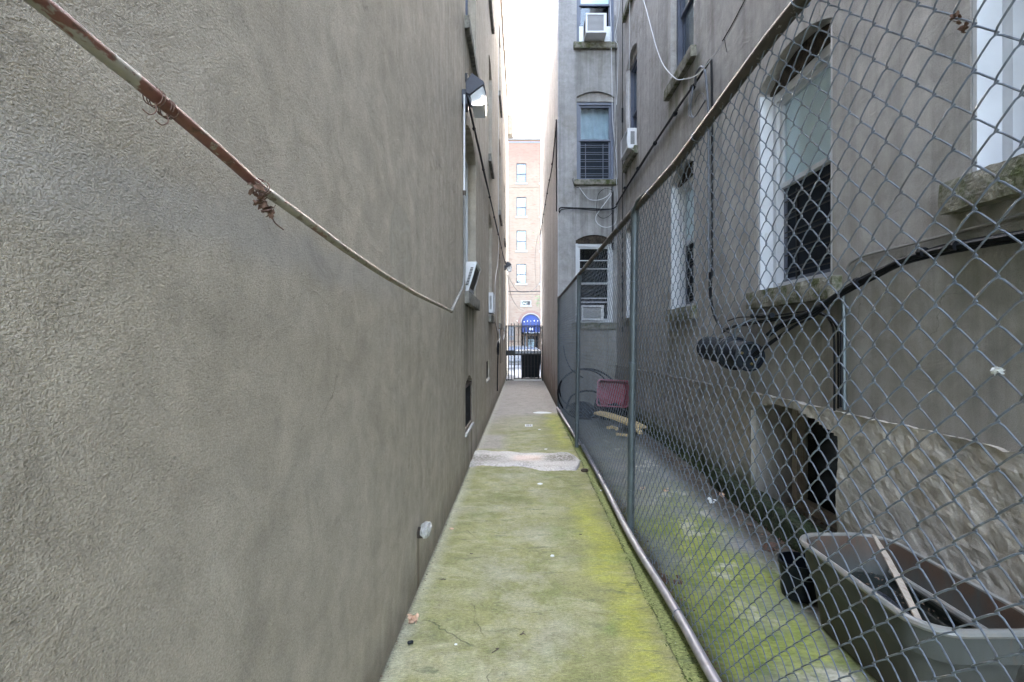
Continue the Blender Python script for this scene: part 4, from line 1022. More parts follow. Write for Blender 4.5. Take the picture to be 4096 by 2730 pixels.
cable([R_(4250, 812, 1.692), R_(4096, 856, 1.692), R_(3859, 922, 1.692), R_(3614, 985, 1.692), R_(3500, 1012, 1.692), R_(3441, 1030, 1.692), R_(3400, 1055, 1.692), R_(3385, 1090, 1.692)], .006, 'cement_grey', 'stucco-covered line running just above the thick black cable bundle')
mb = MB()
for x0, r, vb in ((3337, .006, 1660), (3352, .005, 1635), (3366, .010, 1630)):
    mb.tube(smooth_pts([R_(3268, 1250, 1.66), R_(3300, 1262, 1.66), R_(x0-6, 1310, 1.67), R_(x0, 1400, 1.675), R_(x0+1, 1520, 1.675)], 5)+[R_(x0, vb, 1.675)], r, 7)
tag(mb.build('cable', 'black_rubber', smooth=True), 'group of black drop cables falling to the arch of the basement window', 'cable')
tag(MB().tube([R_(3372, 1180, 1.684), R_(3376, 1300, 1.684), R_(3377, 1640, 1.684)], .010, 8).build('conduit', 'galv', smooth=True), 'grey vertical conduit beside the black drop cables', 'pipe')
# drops into the closure
mb = MB()
for k in range(3):
    dx = .01*k
    mb.tube(smooth_pts([(1.668-dx*.4, 4.27+.02*k, 1.85), (1.665, 4.27+.02*k, 1.62), (1.655, 4.12+.02*k, 1.42), (1.64, 3.9, 1.32), (1.60, 3.65, 1.28)], 5), .006, 7)
tag(mb.build('cable', 'black_rubber', smooth=True), 'fan of black cables curving down into the splice case', 'cable')
# splice case
SC = thing('splice_case', 'ribbed black cable splice case hanging on the right wall behind the mesh', 'splice case', (1.53, 3.6, 1.15))
c0 = Vector((1.545, 4.08, 1.185)); c1 = Vector((1.545, 3.20, 1.13)); ax = (c1-c0).normalized(); Lc = (c1-c0).length
prof = [(.02, 0), (.075, .01), (.092, .03)]
n = 22
for i in range(n):
    t = .04+(Lc*.52-.04)*i/n; dt = (Lc*.52-.04)/n
    prof += [(.097, t), (.097, t+dt*.5), (.091, t+dt*.55), (.091, t+dt*.95)]
MB().lathe(prof, c0, ax, 32).build('ribbed_body', 'black_plastic', SC, smooth=True)
a0 = Lc*.52
MB().lathe([(.10, a0), (.122, a0+.01), (.122, a0+.05), (.113, a0+.055), (.113, a0+.07), (.122, a0+.075), (.122, a0+.10), (.10, a0+.115)], c0, ax, 36).build('clamp_ring', 'black_plastic', SC, smooth=True)
MB().lathe([(.098, a0+.116), (.100, a0+.26), (.097, a0+.27), (.097, a0+.28), (.103, a0+.285), (.103, a0+.33), (.088, a0+.335), (.086, a0+.31), (.0, a0+.31)], c0, ax, 36).build('end_cap', 'black_plastic', SC, smooth=True)
u = ax.orthogonal().normalized(); w = ax.cross(u); e = c0+ax*(a0+.31)
sc = MB()
for a in (65, 110, 290):
    q = e+u*(.055*math.cos(math.radians(a)))+w*(.055*math.sin(math.radians(a)))
    sc.lathe([(.009, 0), (.009, .012), (.005, .016)], q, ax, 10)
sc.build('screw', 'brass', SC, smooth=True)
MB().tube(smooth_pts([c0+Vector((0, -.55, .08)), c0+Vector((0, -.56, .14)), (1.58, 3.5, 1.36), (1.66, 3.48, 1.40)], 4), .007, 6).build('hanger', 'galv', SC, smooth=True)
MB().tube([R_(3010, 1265, 1.63), R_(3090, 1262, 1.63)], .018, 10).build('terminal', 'black_plastic', SC, smooth=True)
mb = MB(); 
for k in range(3): mb.tube(smooth_pts([e+w*.02*(k-1), e+ax*.06+Vector((0, 0, .01*k)), R_(3170, 1310, 1.60), R_(3240, 1275, 1.62), R_(3310, 1225, 1.64)], 5), .007, 7)
tag(mb.build('cable', 'black_rubber', smooth=True), 'black cables leaving the near end of the splice case', 'cable')

# ------------------------------------------------------------------ big tub
TB = thing('plastic_tub', 'big grey-green plastic tub of rainwater against the right wall', 'tub', (1.43, 1.87, 0))
def rr(cx, cy, a, b, r, n=7):
    o = []
    for (sx, sy, st) in ((1, 1, 0), (-1, 1, 90), (-1, -1, 180), (1, -1, 270)):
        for i in range(n+1):
            an = math.radians(st+90*i/n); o.append((cx+sx*(a-r)+r*math.cos(an), cy+sy*(b-r)+r*math.sin(an)))
    return o
def loft(rings, close=False):
    n = len(rings[0]); vs = [q for r in rings for q in r]
    fs = [(i*n+k, i*n+(k+1) % n, (i+1)*n+(k+1) % n, (i+1)*n+k) for i in range(len(rings)-1) for k in range(n)]
    return vs, fs, n
cx, cy, A_, B_ = 1.445, 1.86, .205, .375
def ring(dx, z, r=.12): return [(x, y, z) for x, y in rr(cx, cy, A_+dx, B_+dx*1.3, max(.03, r+dx*.6))]
outer = [ring(-.055, .004), ring(-.052, .03), ring(-.030, .20), ring(-.020, .235), ring(-.010, .245), ring(-.004, .345)]
vs, fs, n = loft(outer); mb = MB().add(vs, fs); mb.f.append(tuple(range(n))); mb.build('body', 'tub', TB, smooth=True)
inner = [ring(-.012, .352), ring(-.016, .32), ring(-.022, .25), ring(-.040, .20), ring(-.062, .02)]
vs, fs, n = loft(inner); mb = MB().add(vs, fs); mb.f.append(tuple((len(inner)-1)*n+k for k in range(n))); mb.build('lining', 'tub_in', TB, smooth=True)
rim = [ring(-.004, .338), ring(.007, .339), ring(.011, .348), ring(.008, .357), ring(.0, .362), ring(-.010, .358), ring(-.012, .345)]
vs, fs, n = loft(rim); MB().add(vs, fs).build('rim', 'tub_rim', TB, smooth=True)
# inner ledge ridge
MB().tube([(1.612, 1.60, .235), (1.612, 2.12, .235)], .014, 8).build('ledge', 'tub_rim', TB, smooth=True)
vs = ring(-.036, .205); MB().add(vs, [tuple(range(len(vs)))]).build('water', 'water', TB); bpy.data.objects['water'].name = 'rain_water'
tag(MB().box(1.37, 1.405, 1.50, 2.26, .348, .356).build('stick', 'wood_old'), 'pale wooden slat leaning inside the big grey tub', 'stick')
st = bpy.data.objects['stick']; me = st.data
a = Vector((1.535, 2.12, .395)); b = Vector((1.275, 1.56, .345))
m = MB(); d = (b-a).normalized(); sd = d.cross(Vector((0, 0, 1))).normalized()*.011; up = Vector((0, 0, .004))
vs = []
for t in (0, .35, .37, .7, 1):
    c = a.lerp(b, t)+Vector((0, 0, .012*math.sin(t*3))); k = (.5 if t == 0 else .8 if t == 1 else 1)
    vs += [c-sd*k-up, c+sd*k-up, c+sd*k+up, c-sd*k+up]
m.add(vs, [(0, 1, 2, 3), (16, 17, 18, 19)]+[(4*i+j, 4*i+(j+1) % 4, 4*i+4+(j+1) % 4, 4*i+4+j) for i in range(4) for j in range(4)])
bpy.data.objects.remove(st); tag(m.build('stick', 'wood_old'), 'pale wooden slat leaning inside the big grey tub', 'stick')
bm = bmesh.new(); bmesh.ops.create_icosphere(bm, subdivisions=4, radius=1); vs = []
for v_ in bm.verts:
    d = v_.co.normalized(); r = 1+.15*noise.noise(d*2.2)+.06*noise.noise(d*6)
    vs.append((1.37+d.x*.085*r, 1.86+d.y*.20*r, .205+d.z*.055*r))
mb = MB().add(vs, [tuple(v_.index for v_ in f.verts) for f in bm.faces]); bm.free()
tag(mb.build('plastic_bag', 'bag', smooth=True), 'wet black speckled plastic bag floating in the big tub', 'bag')
def sprig(c, n, s, seed, label):
    rnd = random.Random(seed); mb = MB(); c = Vector(c)
    for i in range(n):
        a = rnd.uniform(0, 6.28); h = rnd.uniform(.01, .05); q = c+Vector((math.cos(a)*s, math.sin(a)*s*1.4, h))*rnd.uniform(.5, 1)
        mb.tube([c, (c+q)/2+Vector((0, 0, .01)), q], .0012, 4)
        d = Vector((math.cos(a), math.sin(a), rnd.uniform(-.2, .3))); w = d.cross(Vector((0, 0, 1))).normalized()
        l = rnd.uniform(.016, .026)
        mb.add([q, q+d*l*.4+w*l*.5, q+d*l, q+d*l*.4-w*l*.5], [(0, 1, 2, 3)])
        mb.add([q, q+w*l*.8+d*l*.2, q+w*l*.5+d*l*.6], [(0, 1, 2)])
    return tag(mb.build('plant', 'leaf_green'), label, 'plant')

sprig((1.50, 1.62, .205), 9, .05, 3, 'small green seedling growing inside the near end of the big tub')
sprig((1.36, 1.60, .205), 6, .035, 5, 'tiny green sprout by the inner rim of the big tub, near the stick')
BK = thing('bucket', 'small black bucket tucked behind the far corner of the big tub', 'bucket', (1.36, 2.36, 0))
MB().lathe([(.075, 0), (.08, .004), (.092, .155), (.098, .157), (.098, .175), (.090, .175), (.084, .02), (.001, .018)], (1.355, 2.37, 0), (0, 0, 1), 28).build('body', 'black_plastic', BK, smooth=True)
MB().tube(smooth_pts([(1.263, 2.37, .16), (1.275, 2.31, .13), (1.33, 2.28, .115), (1.39, 2.28, .12), (1.45, 2.33, .16)], 5), .0022, 6).build('handle', 'galv', BK, smooth=True)

# ------------------------------------------------------------------ rubbish at the end of the yard
PT = thing('basin', 'pink-red square plastic basin propped on its side behind the fence', 'basin', (1.38, 7.4, .4))
def pring(k, d, r=.05):
    q = rr(0, 0, .235*k, .20*k, r); out = []
    for a, b in q:
        v = Vector((a+.02*b, d, b)); v.rotate(Matrix.Rotation(math.radians(-10), 3, 'X')); v.rotate(Matrix.Rotation(math.radians(3.5), 3, 'Y')); out.append((1.375+v.x, 7.38+v.y, .435+v.z))
    return out
rings = [pring(1.04, .0), pring(1.04, -.012), pring(.97, -.014), pring(.965, .0), pring(.90, .14), pring(.86, .16)]
vs, fs, n = loft(rings[3:]); mb = MB().add(vs, fs); mb.f.append(tuple(2*n+k for k in range(n))); mb.build('bowl', 'tub_red', PT, smooth=True)
vs, fs, n = loft(rings[:4]); MB().add(vs, fs).build('rim', 'tub_pink', PT, smooth=True)
mb = MB()
for k in range(5): mb.tube([pring(.88, .12)[0]][:1]+[Vector(pring(.88, .12)[0])+Vector((-.02-.015*k, -.0, -.3))], .004, 5)
mb.build('rib', 'tub_pink', PT)
def junk(c, s, seed, name, mat, label, cat):
    bm = bmesh.new(); bmesh.ops.create_icosphere(bm, subdivisions=4, radius=1); vs = []
    for v_ in bm.verts:
        d = v_.co.normalized(); r = 1+.3*noise.noise(d*2+Vector((seed, 0, 0)))+.14*noise.noise(d*5+Vector((seed, 0, 0)))+.05*abs(noise.noise(d*13))
        vs.append((c[0]+d.x*s[0]*r, c[1]+d.y*s[1]*r, max(.004, c[2]+d.z*s[2]*r)))
    mb = MB().add(vs, [tuple(v_.index for v_ in f.verts) for f in bm.faces]); bm.free()
    return tag(mb.build(name, mat, smooth=True), label, cat)
junk((1.42, 7.62, .12), (.22, .2, .16), 1, 'rubbish_bag', 'black_plastic', 'black rubbish bag under the pink basin', 'bag')
junk((.98, 7.9, .10), (.22, .3, .13), 5, 'rubbish_bag', 'black_plastic', 'flat black rubbish bag left of the pink basin, inside the hose loops', 'bag')
junk((1.16, 7.5, .2), (.05, .05, .14), 8, 'bottle_bag', 'black_plastic', 'small upright black bag beside the pink basin', 'bag')
mb = MB()
mb.tube([(1.08+.50*math.cos(a), 8.05+.25*math.sin(a*1.)-.1, .36+.40*math.sin(a)) for a in [i*2*math.pi/40 for i in range(40)]], .016, 8, closed=True)
mb.tube(smooth_pts([(.72, 8.0, .12), (.80, 7.9, .33), (1.0, 7.85, .42), (1.2, 7.8, .40), (1.33, 7.7, .25)], 6), .016, 8)
mb.tube(smooth_pts([(.70, 8.3, 1.15), (.73, 8.2, .95), (.82, 8.1, .75), (1.0, 8.0, .62)], 6), .010, 8)
mb.tube([(1.05+.42*math.cos(a), 8.25+.1*math.sin(a), .40+.34*math.sin(a)) for a in [i*2*math.pi/40 for i in range(40)]], .013, 8, closed=True)
tag(mb.build('hose', 'black_rubber', smooth=True), 'big loops of black hose standing against the set-back wall', 'hose')
def board(pts, w, th, mat, label):
    mb = MB(); vs = []; pts = [Vector(p) for p in pts]
    for i, p in enumerate(pts):
        d = (pts[min(i+1, len(pts)-1)]-pts[max(i-1, 0)]).normalized(); s = Vector((-d.y, d.x, 0)).normalized()*w/2; k = 1+.12*noise.noise(p*6)
        vs += [p-s*k, p+s*k, p+s*k+Vector((0, 0, th)), p-s*k+Vector((0, 0, th))]
    mb.add(vs, [(0, 1, 2, 3), tuple(len(vs)-4+i for i in range(4))]+[(4*i+j, 4*i+(j+1) % 4, 4*i+4+(j+1) % 4, 4*i+4+j) for i in range(len(pts)-1) for j in range(4)])
    return tag(mb.build('board', mat, smooth=False), label, 'board')
board([P(2388, 1655, 7.05), P(2430, 1664, 6.95), P(2480, 1680, 6.8), P(2530, 1700, 6.6), P(2562, 1716, 6.45)], .20, .03, 'wood_yellow', 'broad yellowish curved board lying below the pink basin')
board([P(2430, 1717, 6.55), P(2450, 1713, 6.6), P(2470, 1722, 6.55)], .06, .03, 'wood_yellow', 'short broken piece of yellowish board in front of the broad one')
board([P(2464, 1741, 6.2), P(2500, 1745, 6.2), P(2525, 1746, 6.2)], .06, .025, 'wood_yellow', 'thin yellowish batten lying nearest the fence post')
board([P(2545, 1722, 6.4), P(2557, 1732, 6.3), P(2560, 1738, 6.2)], .06, .03, 'wood_yellow', 'stubby end of yellowish board against the wall foot')

# ------------------------------------------------------------------ litter and small things on the ground
def flatbit(name, u, v, r, mat, label, cat, seed, n=9, th=.002, asp=.7, gz=0.):
    rnd = random.Random(seed); y = F*(H-gz)/(v-V0); x = (u-U0)*y/F
    o = [(x+r*math.cos(2*math.pi*i/n)*rnd.uniform(.7, 1.1), y+r*asp*math.sin(2*math.pi*i/n)*rnd.uniform(.7, 1.1)) for i in range(n)]
    zb = zpath(x, y)+gz if x < .7 else .002
    mb = MB().prism(o, lambda a, b, d: (a, b, zb+d+.001), 0, th)
    return tag(mb.build(name, mat), label, cat)
scrap('dry_leaf', (-.487, 2.15, .012), .026, 26, 'leaf_pale', 'pale orange crumpled leaf by the foot of the left wall', 'leaf', 11)
flatbit('pebble', 1805, 2117, .016, 'leaf_pale', 'whitish chip on the path by the left wall, beyond the pipe stub', 'pebble', 2, th=.004)
flatbit('paper_scrap', 2210, 2225, .013, 'gum', 'white scrap in the middle of the near path', 'scrap', 3, asp=1.3)
flatbit('chewing_gum', 2160, 1937, .028, 'gum', 'white flattened gum just before the cement patch', 'gum', 4, 14, .001, 1)
flatbit('chewing_gum', 2183, 1797, .022, 'gum', 'white flattened gum just beyond the cement patch', 'gum', 5, 14, .001, 1)
flatbit('chewing_gum', 2158, 1719, .024, 'gum', 'white flattened gum farthest along the path, near the metal cover', 'gum', 6, 14, .001, 1)
flatbit('paper_scrap', 1823, 2580, .008, 'gum', 'tiny white speck at the near left of the path', 'scrap', 7)
flatbit('paper_scrap', 2405, 1960, .012, 'gum', 'scrap of white paper by the bottom rail of the fence', 'scrap', 17, asp=1.6)
o = MB().lathe([(.004, -.012), (.007, -.008), (.007, .008), (.004, .012)], (-.46, 1.99, .009), (1, .4, 0), 12).build('bottle_stopper', 'black_plastic', smooth=True); tag(o, 'small glossy black stopper near the left wall', 'stopper')
mb = MB().lathe([(.034, 0), (.036, .018), (.031, .018), (.029, .004), (.0, .004)], (.588, 4.60, .003), (0, 0, 1), 24); tag(mb.build('jar_lid', 'door_brown', smooth=True), 'dark brown jar lid lying by the crack, near the cement patch', 'lid')
PLT = thing('drain_cover', 'small rectangular metal cover set in the path beyond the cement patch', 'cover', (.09, 7.05, 0))
MB().box(.035, .145, 6.98, 7.14, 0, .006).build('plate', 'gum', PLT, bevel=.001)
mb = MB()
for x0, x1 in ((.055, .075), (.08, .098), (.105, .128)): mb.box(x0, x1, 7.03, 7.09, .0065, .0085)
mb.build('mark', 'iron', PLT)
rnd = random.Random(21)
for i, (u, v, s) in enumerate(((1885, 2218, 1), (1762, 2322, 2), (2327, 2140, 3), (2095, 2530, 4), (1968, 2615, 5))):
    y = F*H/(v-V0); x = (u-U0)*y/F; r = random.Random(s); q = [Vector((x, y, .003))]
    for k in range(5): q.append(q[-1]+Vector((r.uniform(-.012, .016), r.uniform(-.012, .012), 0)))
    lab = ['thin dark twig on the path near the left wall', 'dark bent twig at the path edge past the orange leaf', 'short dark curled twig on the right of the path', 'tiny dark twig in the near middle of the path', 'dark fleck of twig at the bottom left of the path'][i]
    tag(MB().tube(smooth_pts(q, 3), .0018, 5).build('twig', 'bark'), lab, 'twig')
def litter(region, n, smin, smax, seed, mat, name, hfun):
    r = random.Random(seed); mb = MB()
    for i in range(n):
        x, y = region(r); s = r.uniform(smin, smax); z = hfun(x, y)+r.uniform(.001, .010)
        a = r.uniform(0, 6.28); d = Vector((math.cos(a), math.sin(a), r.uniform(-.35, .35))); w = Vector((-math.sin(a), math.cos(a), r.uniform(-.5, .5)))*r.uniform(.3, .7)
        c = Vector((x, y, z)); mb.add([c-d*s, c-w*s*.8, c+d*s*.9, c+w*s*.7+Vector((0, 0, s*.3))], [(0, 1, 2, 3)])
    o = mb.build(name, mat); o['kind'] = 'stuff'; o['label'] = 'leaf litter and grit'; o['category'] = 'litter'; return o
o = litter(lambda r: (.72+abs(r.gauss(0, .03)), r.uniform(1.2, 7.5)), 900, .003, .012, 3, 'litter', 'leaf_litter', lambda x, y: -.002); o['label'] = 'dry leaf litter gathered along the yard side of the fence foot'
o = litter(lambda r: (1.62-abs(r.gauss(0, .11)), r.uniform(1.9, 6.8)), 1500, .003, .014, 5, 'litter', 'leaf_litter', lambda x, y: -.002); o['label'] = 'dark litter and grit along the foot of the right wall'
o = litter(lambda r: (1.74+r.uniform(0, .25), r.uniform(2.7, 3.55)), 200, .006, .018, 8, 'litter', 'leaf_litter', lambda x, y: .047); o['label'] = 'dead leaves on the basement window ledge'
for i, (u, v, r_, lab) in enumerate(((2570, 1960, .022, 'pinkish leaf on the yard floor just behind the nearest fence post'), (2664, 1963, .03, 'larger pinkish leaf on the yard floor midway to the wall'), (2660, 2320, .03, 'brown leaf against the fence foot, left of a pair'), (2712, 2332, .028, 'brown leaf against the fence foot, right of a pair'), (2890, 1990, .03, 'yellowish scrap of card by the mossy kerb'), (3085, 2205, .05, 'reddish dead leaf between the bucket and the kerb'))):
    scrap('dry_leaf', ((u-U0)*F*H/(v-V0)/F, F*H/(v-V0), .012), r_, 9, 'leaf_pale' if i in (0, 1, 4) else 'leaf_dry', lab, 'leaf', 40+i)
o = litter(lambda r: (r.uniform(-.5, .68), r.uniform(1.6, 8.5)), 420, .0012, .0035, 31, 'mortar', 'grit', lambda x, y: zpath(x, y)); o['label'] = 'pale specks of grit scattered over the green path'
o = litter(lambda r: (-.522+abs(r.gauss(0, .012)), r.uniform(1.4, 12)), 700, .002, .007, 33, 'litter', 'leaf_litter', lambda x, y: zpath(x, y)); o['label'] = 'thin line of dirt and leaf crumbs along the foot of the left wall'
o = litter(lambda r: (r.choice((.602, .602, .66))+r.gauss(0, .010), r.uniform(1.6, 8.2)), 3200, .002, .007, 35, 'moss', 'moss', lambda x, y: zpath(x, y)); o['label'] = 'moss tufts in the crack beside the bottom rail of the fence'
o = litter(lambda r: (r.uniform(1.29, 1.58), r.uniform(1.55, 2.18)), 260, .002, .010, 41, 'litter', 'floating_debris', lambda x, y: .204); o['label'] = 'bits of leaf and dirt floating in the big tub'
# foil scrap
scrap('foil_scrap', P(2848, 2005, 3.72), .03, 14, 'gum', 'crumpled whitish foil on the dirt by the mossy kerb', 'scrap', 60)

# ------------------------------------------------------------------ street gate
GY = 14.75
def G(px, py, dy=0): return P(1980+px*.2168, 1220+py*.2168, GY)+Vector((0, dy, 0))
def bar(mb, a, b, r=.012): mb.tube([a, b], r, 6)
def flat(mb, x0, x1, y0, y1, d0, d1):
    a = G(x0, y0); b = G(x1, y1); mb.box(a.x, b.x, GY+d0, GY+d1, a.z, b.z)
GT = thing('iron_gate', 'black iron gate with spear tips closing the far end of the alley', 'gate', (0, GY, 0))
mb = MB()
flat(mb, 196, 214, 385, 1402, -.02, .02); flat(mb, 866, 882, 385, 1400, -.02, .02); flat(mb, 214, 866, 383, 397, -.018, .018)
flat(mb, 214, 345, 1378, 1396, -.018, .018); flat(mb, 240, 256, 397, 1378, -.014, .014)
mb.build('frame', 'iron', GT)
mb = MB(); flat(mb, 200, 356, 840, 935, -.03, .03); mb.build('lock_box', 'iron', GT)
dr = MB(); flat(dr, 350, 372, 402, 1372, -.017, .017); flat(dr, 840, 858, 402, 1372, -.017, .017); flat(dr, 372, 840, 402, 414, -.016, .016)
flat(dr, 372, 840, 900, 932, -.016, .016); flat(dr, 372, 840, 1356, 1372, -.016, .016)
door = dr.build('gate_leaf', 'iron', GT)
def tip(px, base=390, top=338):
    c = G(px, base); h = G(px, top).z-c.z; m = MB()
    m.tube([c, c+Vector((0, 0, h*.35))], .006, 6); m.lathe([(.006, h*.3), (.016, h*.42), (.005, h*.52), (.015, h*.6), (.001, h)], c, (0, 0, 1), 8)
    return m
def wavy(px, y0, y1, amp=.006):
    a = G(px, y0); b = G(px, y1); n = 40
    return MB().tube([a.lerp(b, i/n)+Vector((amp*math.sin(i*1.25), .003*math.cos(i*1.25), 0)) for i in range(n+1)], .0112, 6)
for px in (303,):
    wavy(px, 395, 840).build('bar', 'iron', GT); MB().tube([G(px, 935), G(px, 1380)], .011, 6).build('bar', 'iron', GT)
for px in (435, 492, 548, 607, 665, 728, 790):
    wavy(px, 412, 902).build('bar', 'iron', door); MB().tube([G(px, 930), G(px, 1358)], .011, 6).build('bar', 'iron', door)
for px in (303, 360, 435, 492, 790): tip(px).build('finial', 'iron', GT)
def mesh_panel(x0, x1, y0, y1, dy):
    a = G(x0, y1); b = G(x1, y0); mb = MB(); w = b.x-a.x; h = b.z-a.z; sp = .030
    k = -int(h/sp)-1
    while k*sp < w+h:
        for sg in (1, -1):
            pts = []
            c = k*sp
            # line x = c + t (or w-c-t), z = t
            t0 = max(0, -c); t1 = min(h, w-c)
            if t1-t0 > .01:
                f = (lambda t: (a.x+c+t)) if sg == 1 else (lambda t: (b.x-c-t))
                mb.tube([(f(t0), GY+dy, a.z+t0), (f(t1), GY+dy, a.z+t1)], .0024, 3, cap=False)
        k += 1
    return mb
mesh_panel(374, 838, 416, 898, .02).build('mesh_panel', 'iron', door)
mesh_panel(214, 350, 399, 838, .02).build('mesh_panel', 'iron', GT)
mesh_panel(214, 345, 1160, 1376, .02).build('mesh_panel', 'iron', GT)
mb = MB(); mb.box(G(345, 0).x, G(860, 0).x, GY-.03, GY+.10, -.01, G(0, 1372).z-.004); tag(mb.build('threshold', 'white_stone'), 'pale stone threshold under the iron gate', 'step')
mb = MB(); q = G(895, 470); r = random.Random(3)
for i in range(10):
    c = q+Vector((r.uniform(-.02, .02), r.uniform(-.03, .03), r.uniform(-.04, .03))); mb.add([c, c+Vector((.02, 0, .02)), c+Vector((.01, .01, -.03))], [(0, 1, 2)])
tag(mb.build('rag', 'wood_yellow'), 'scrap of yellowish rag tied at the gate hinge', 'rag')
# fence of the front yard, rods with white tips
FF = thing('front_fence', 'low street fence of thin rods with white ball tips beyond the gate', 'fence', (0, 17.9, 0))
mb = MB(); tb = MB()
for px, py in ((278, 745), (474, 772), (569, 755), (661, 757), (763, 745), (863, 748), (957, 740), (180, 765), (376, 765)):
    u_ = 2030+px*.1403; v_ = 1180+py*.1403; c = P(u_, v_, 18.0)
    mb.tube([(c.x, 18.0, 0), c], .006, 6)
    if px not in (180, 376): tb.lathe([(.004, -.02), (.015, -.01), (.017, 0), (.014, .012), (.003, .03)], c, (0, 0, 1), 10)
mb.tube([(-.52, 18.0, 1.2), (.9, 18.0, 1.2)], .010, 6); mb.tube([(-.52, 18.0, .2), (.9, 18.0, .2)], .010, 6)
mb.build('rods', 'iron', FF); tb.build('tips', 'gum', FF, smooth=True)
# bin
BN = thing('wheelie_bin', 'large black rubbish bin with grey lid right behind the iron gate', 'bin', (.25, 15.5, 0))
by = 15.15; k = by/GY
def GB(px, py): q = P(1980+px*.2168, 1220+py*.2168, by); return q.x, q.z
x0, zt = GB(478, 905); x1, zb = GB(842, 1368)
mb = MB(); w = x1-x0
mb.add([(x0+.03, by, .06), (x1-.03, by, .06), (x1-.03, by+.5, .06), (x0+.03, by+.5, .06), (x0, by-.02, zt), (x1, by-.02, zt), (x1, by+.6, zt), (x0, by+.6, zt)], [(0, 3, 2, 1), (4, 5, 6, 7), (0, 1, 5, 4), (1, 2, 6, 5), (2, 3, 7, 6), (3, 0, 4, 7)])
mb.box(x0+.01, x1-.01, by-.022, by-.0, .40, .43)
mb.build('body', 'black_plastic', BN, bevel=.012)
lx0, lz = GB(362, 850); 
MB().add([(lx0, by-.06, zt+.02), (x1+.01, by-.06, zt+.02), (x1+.01, by+.62, zt+.05), (lx0, by+.62, zt+.05), (lx0+.03, by-.04, lz-.0), (x1, by-.04, lz), (x1, by+.6, lz+.03), (lx0+.03, by+.6, lz+.03)], [(0, 3, 2, 1), (4, 5, 6, 7), (0, 1, 5, 4), (1, 2, 6, 5), (2, 3, 7, 6), (3, 0, 4, 7)]).build('lid', 'lid_grey', BN, bevel=.01)
mb = MB()
for xx in (x0+.05, x1-.05): mb.lathe([(.06, -.02), (.065, 0), (.06, .02)], (xx, by+.4, .055), (1, 0, 0), 16)
mb.build('wheel', 'tyre', BN)

# ------------------------------------------------------------------ car
CR = thing('parked_car', 'silver car parked across the street, seen side-on through the gate', 'car', (-.4, 33, -.45))
gz = -.44
body = [(-3.0, .30), (-2.95, .62), (-2.6, .78), (-1.75, .86), (-.95, 1.20), (-.2, 1.285), (.55, 1.27), (1.15, 1.12), (1.75, .86), (2.45, .80), (2.55, .55), (2.5, .28)]
under = [(2.5, .28), (2.1, .22), (-2.6, .22), (-3.0, .30)]
bodyp = [(-3.0, .30), (-2.97, .62), (-2.6, .78), (-1.8, .86), (1.8, .88), (2.45, .80), (2.55, .55), (2.5, .28), (2.1, .22), (-2.6, .22)]
fn = lambda a, b, d: (a-.35, d, gz+b)
MB().prism(bodyp, fn, 32.6, 34.3).build('body', 'car_paint', CR, bevel=.06)
cab = [(-1.75, .86), (-1.0, 1.19), (-.3, 1.285), (.6, 1.27), (1.15, 1.14), (1.75, .87)]
vs = []; fs = []
for yy, ins in ((32.68, 0), (32.84, 1), (34.06, 1), (34.22, 0)):
    pass
lowr = [fn(a*1.0, .86, d) for a, d in ((-1.8, 32.66), (1.78, 32.66), (1.78, 34.24), (-1.8, 34.24))]
MB().add([fn(-1.75, .855, 32.67), fn(1.72, .855, 32.67), fn(1.72, .855, 34.23), fn(-1.75, .855, 34.23), fn(-.95, 1.20, 32.86), fn(1.0, 1.20, 32.86), fn(1.0, 1.20, 34.04), fn(-.95, 1.20, 34.04)],
     [(0, 3, 2, 1), (4, 5, 6, 7), (0, 1, 5, 4), (1, 2, 6, 5), (2, 3, 7, 6), (3, 0, 4, 7)]).build('windows', 'frame_blue', CR, bevel=.02)
rf = []; n = 14
top = []
for i in range(n+1):
    a = -1.05+2.2*i/n; zz_ = 1.205+.075*math.sin(math.pi*min(1, max(0, i/n)))
    top.append((a, zz_))
MB().prism([(top[0][0], 1.19)]+top+[(top[-1][0], 1.19)], fn, 32.84, 34.06).build('roof', 'car_paint', CR, bevel=.01)
for a0, a1 in (((-1.78, .86), (-1.0, 1.21)), ((1.75, .86), (1.1, 1.21)), ((0, .86), (0, 1.21))):
    MB().tube([Vector(fn(a0[0], a0[1], 32.66)), Vector(fn(a1[0], a1[1], 32.85))], .03, 6).build('pillar', 'car_paint', CR)
for a in (-2.0, 1.75):
    wh = MB().lathe([(.20, -.02), (.30, -.01), (.315, .03), (.315, .17), (.29, .2)], fn(a, .31, 32.57), (0, 1, 0), 24).build('wheel', 'tyre', CR, smooth=True)
    MB().lathe([(.02, -.03), (.17, -.025), (.19, -.01), (.19, .02)], fn(a, .31, 32.57), (0, 1, 0), 18).build('rim', 'chrome', wh, smooth=True)
MB().box(*[q for q in (2.12, 2.2)], 32.62, 32.9, gz+.58, gz+.72).build('headlight', 'gum', CR); MB().box(-3.34, -3.28, 32.64, 32.95, gz+.55, gz+.72).build('tail_light', 'ltred', CR)

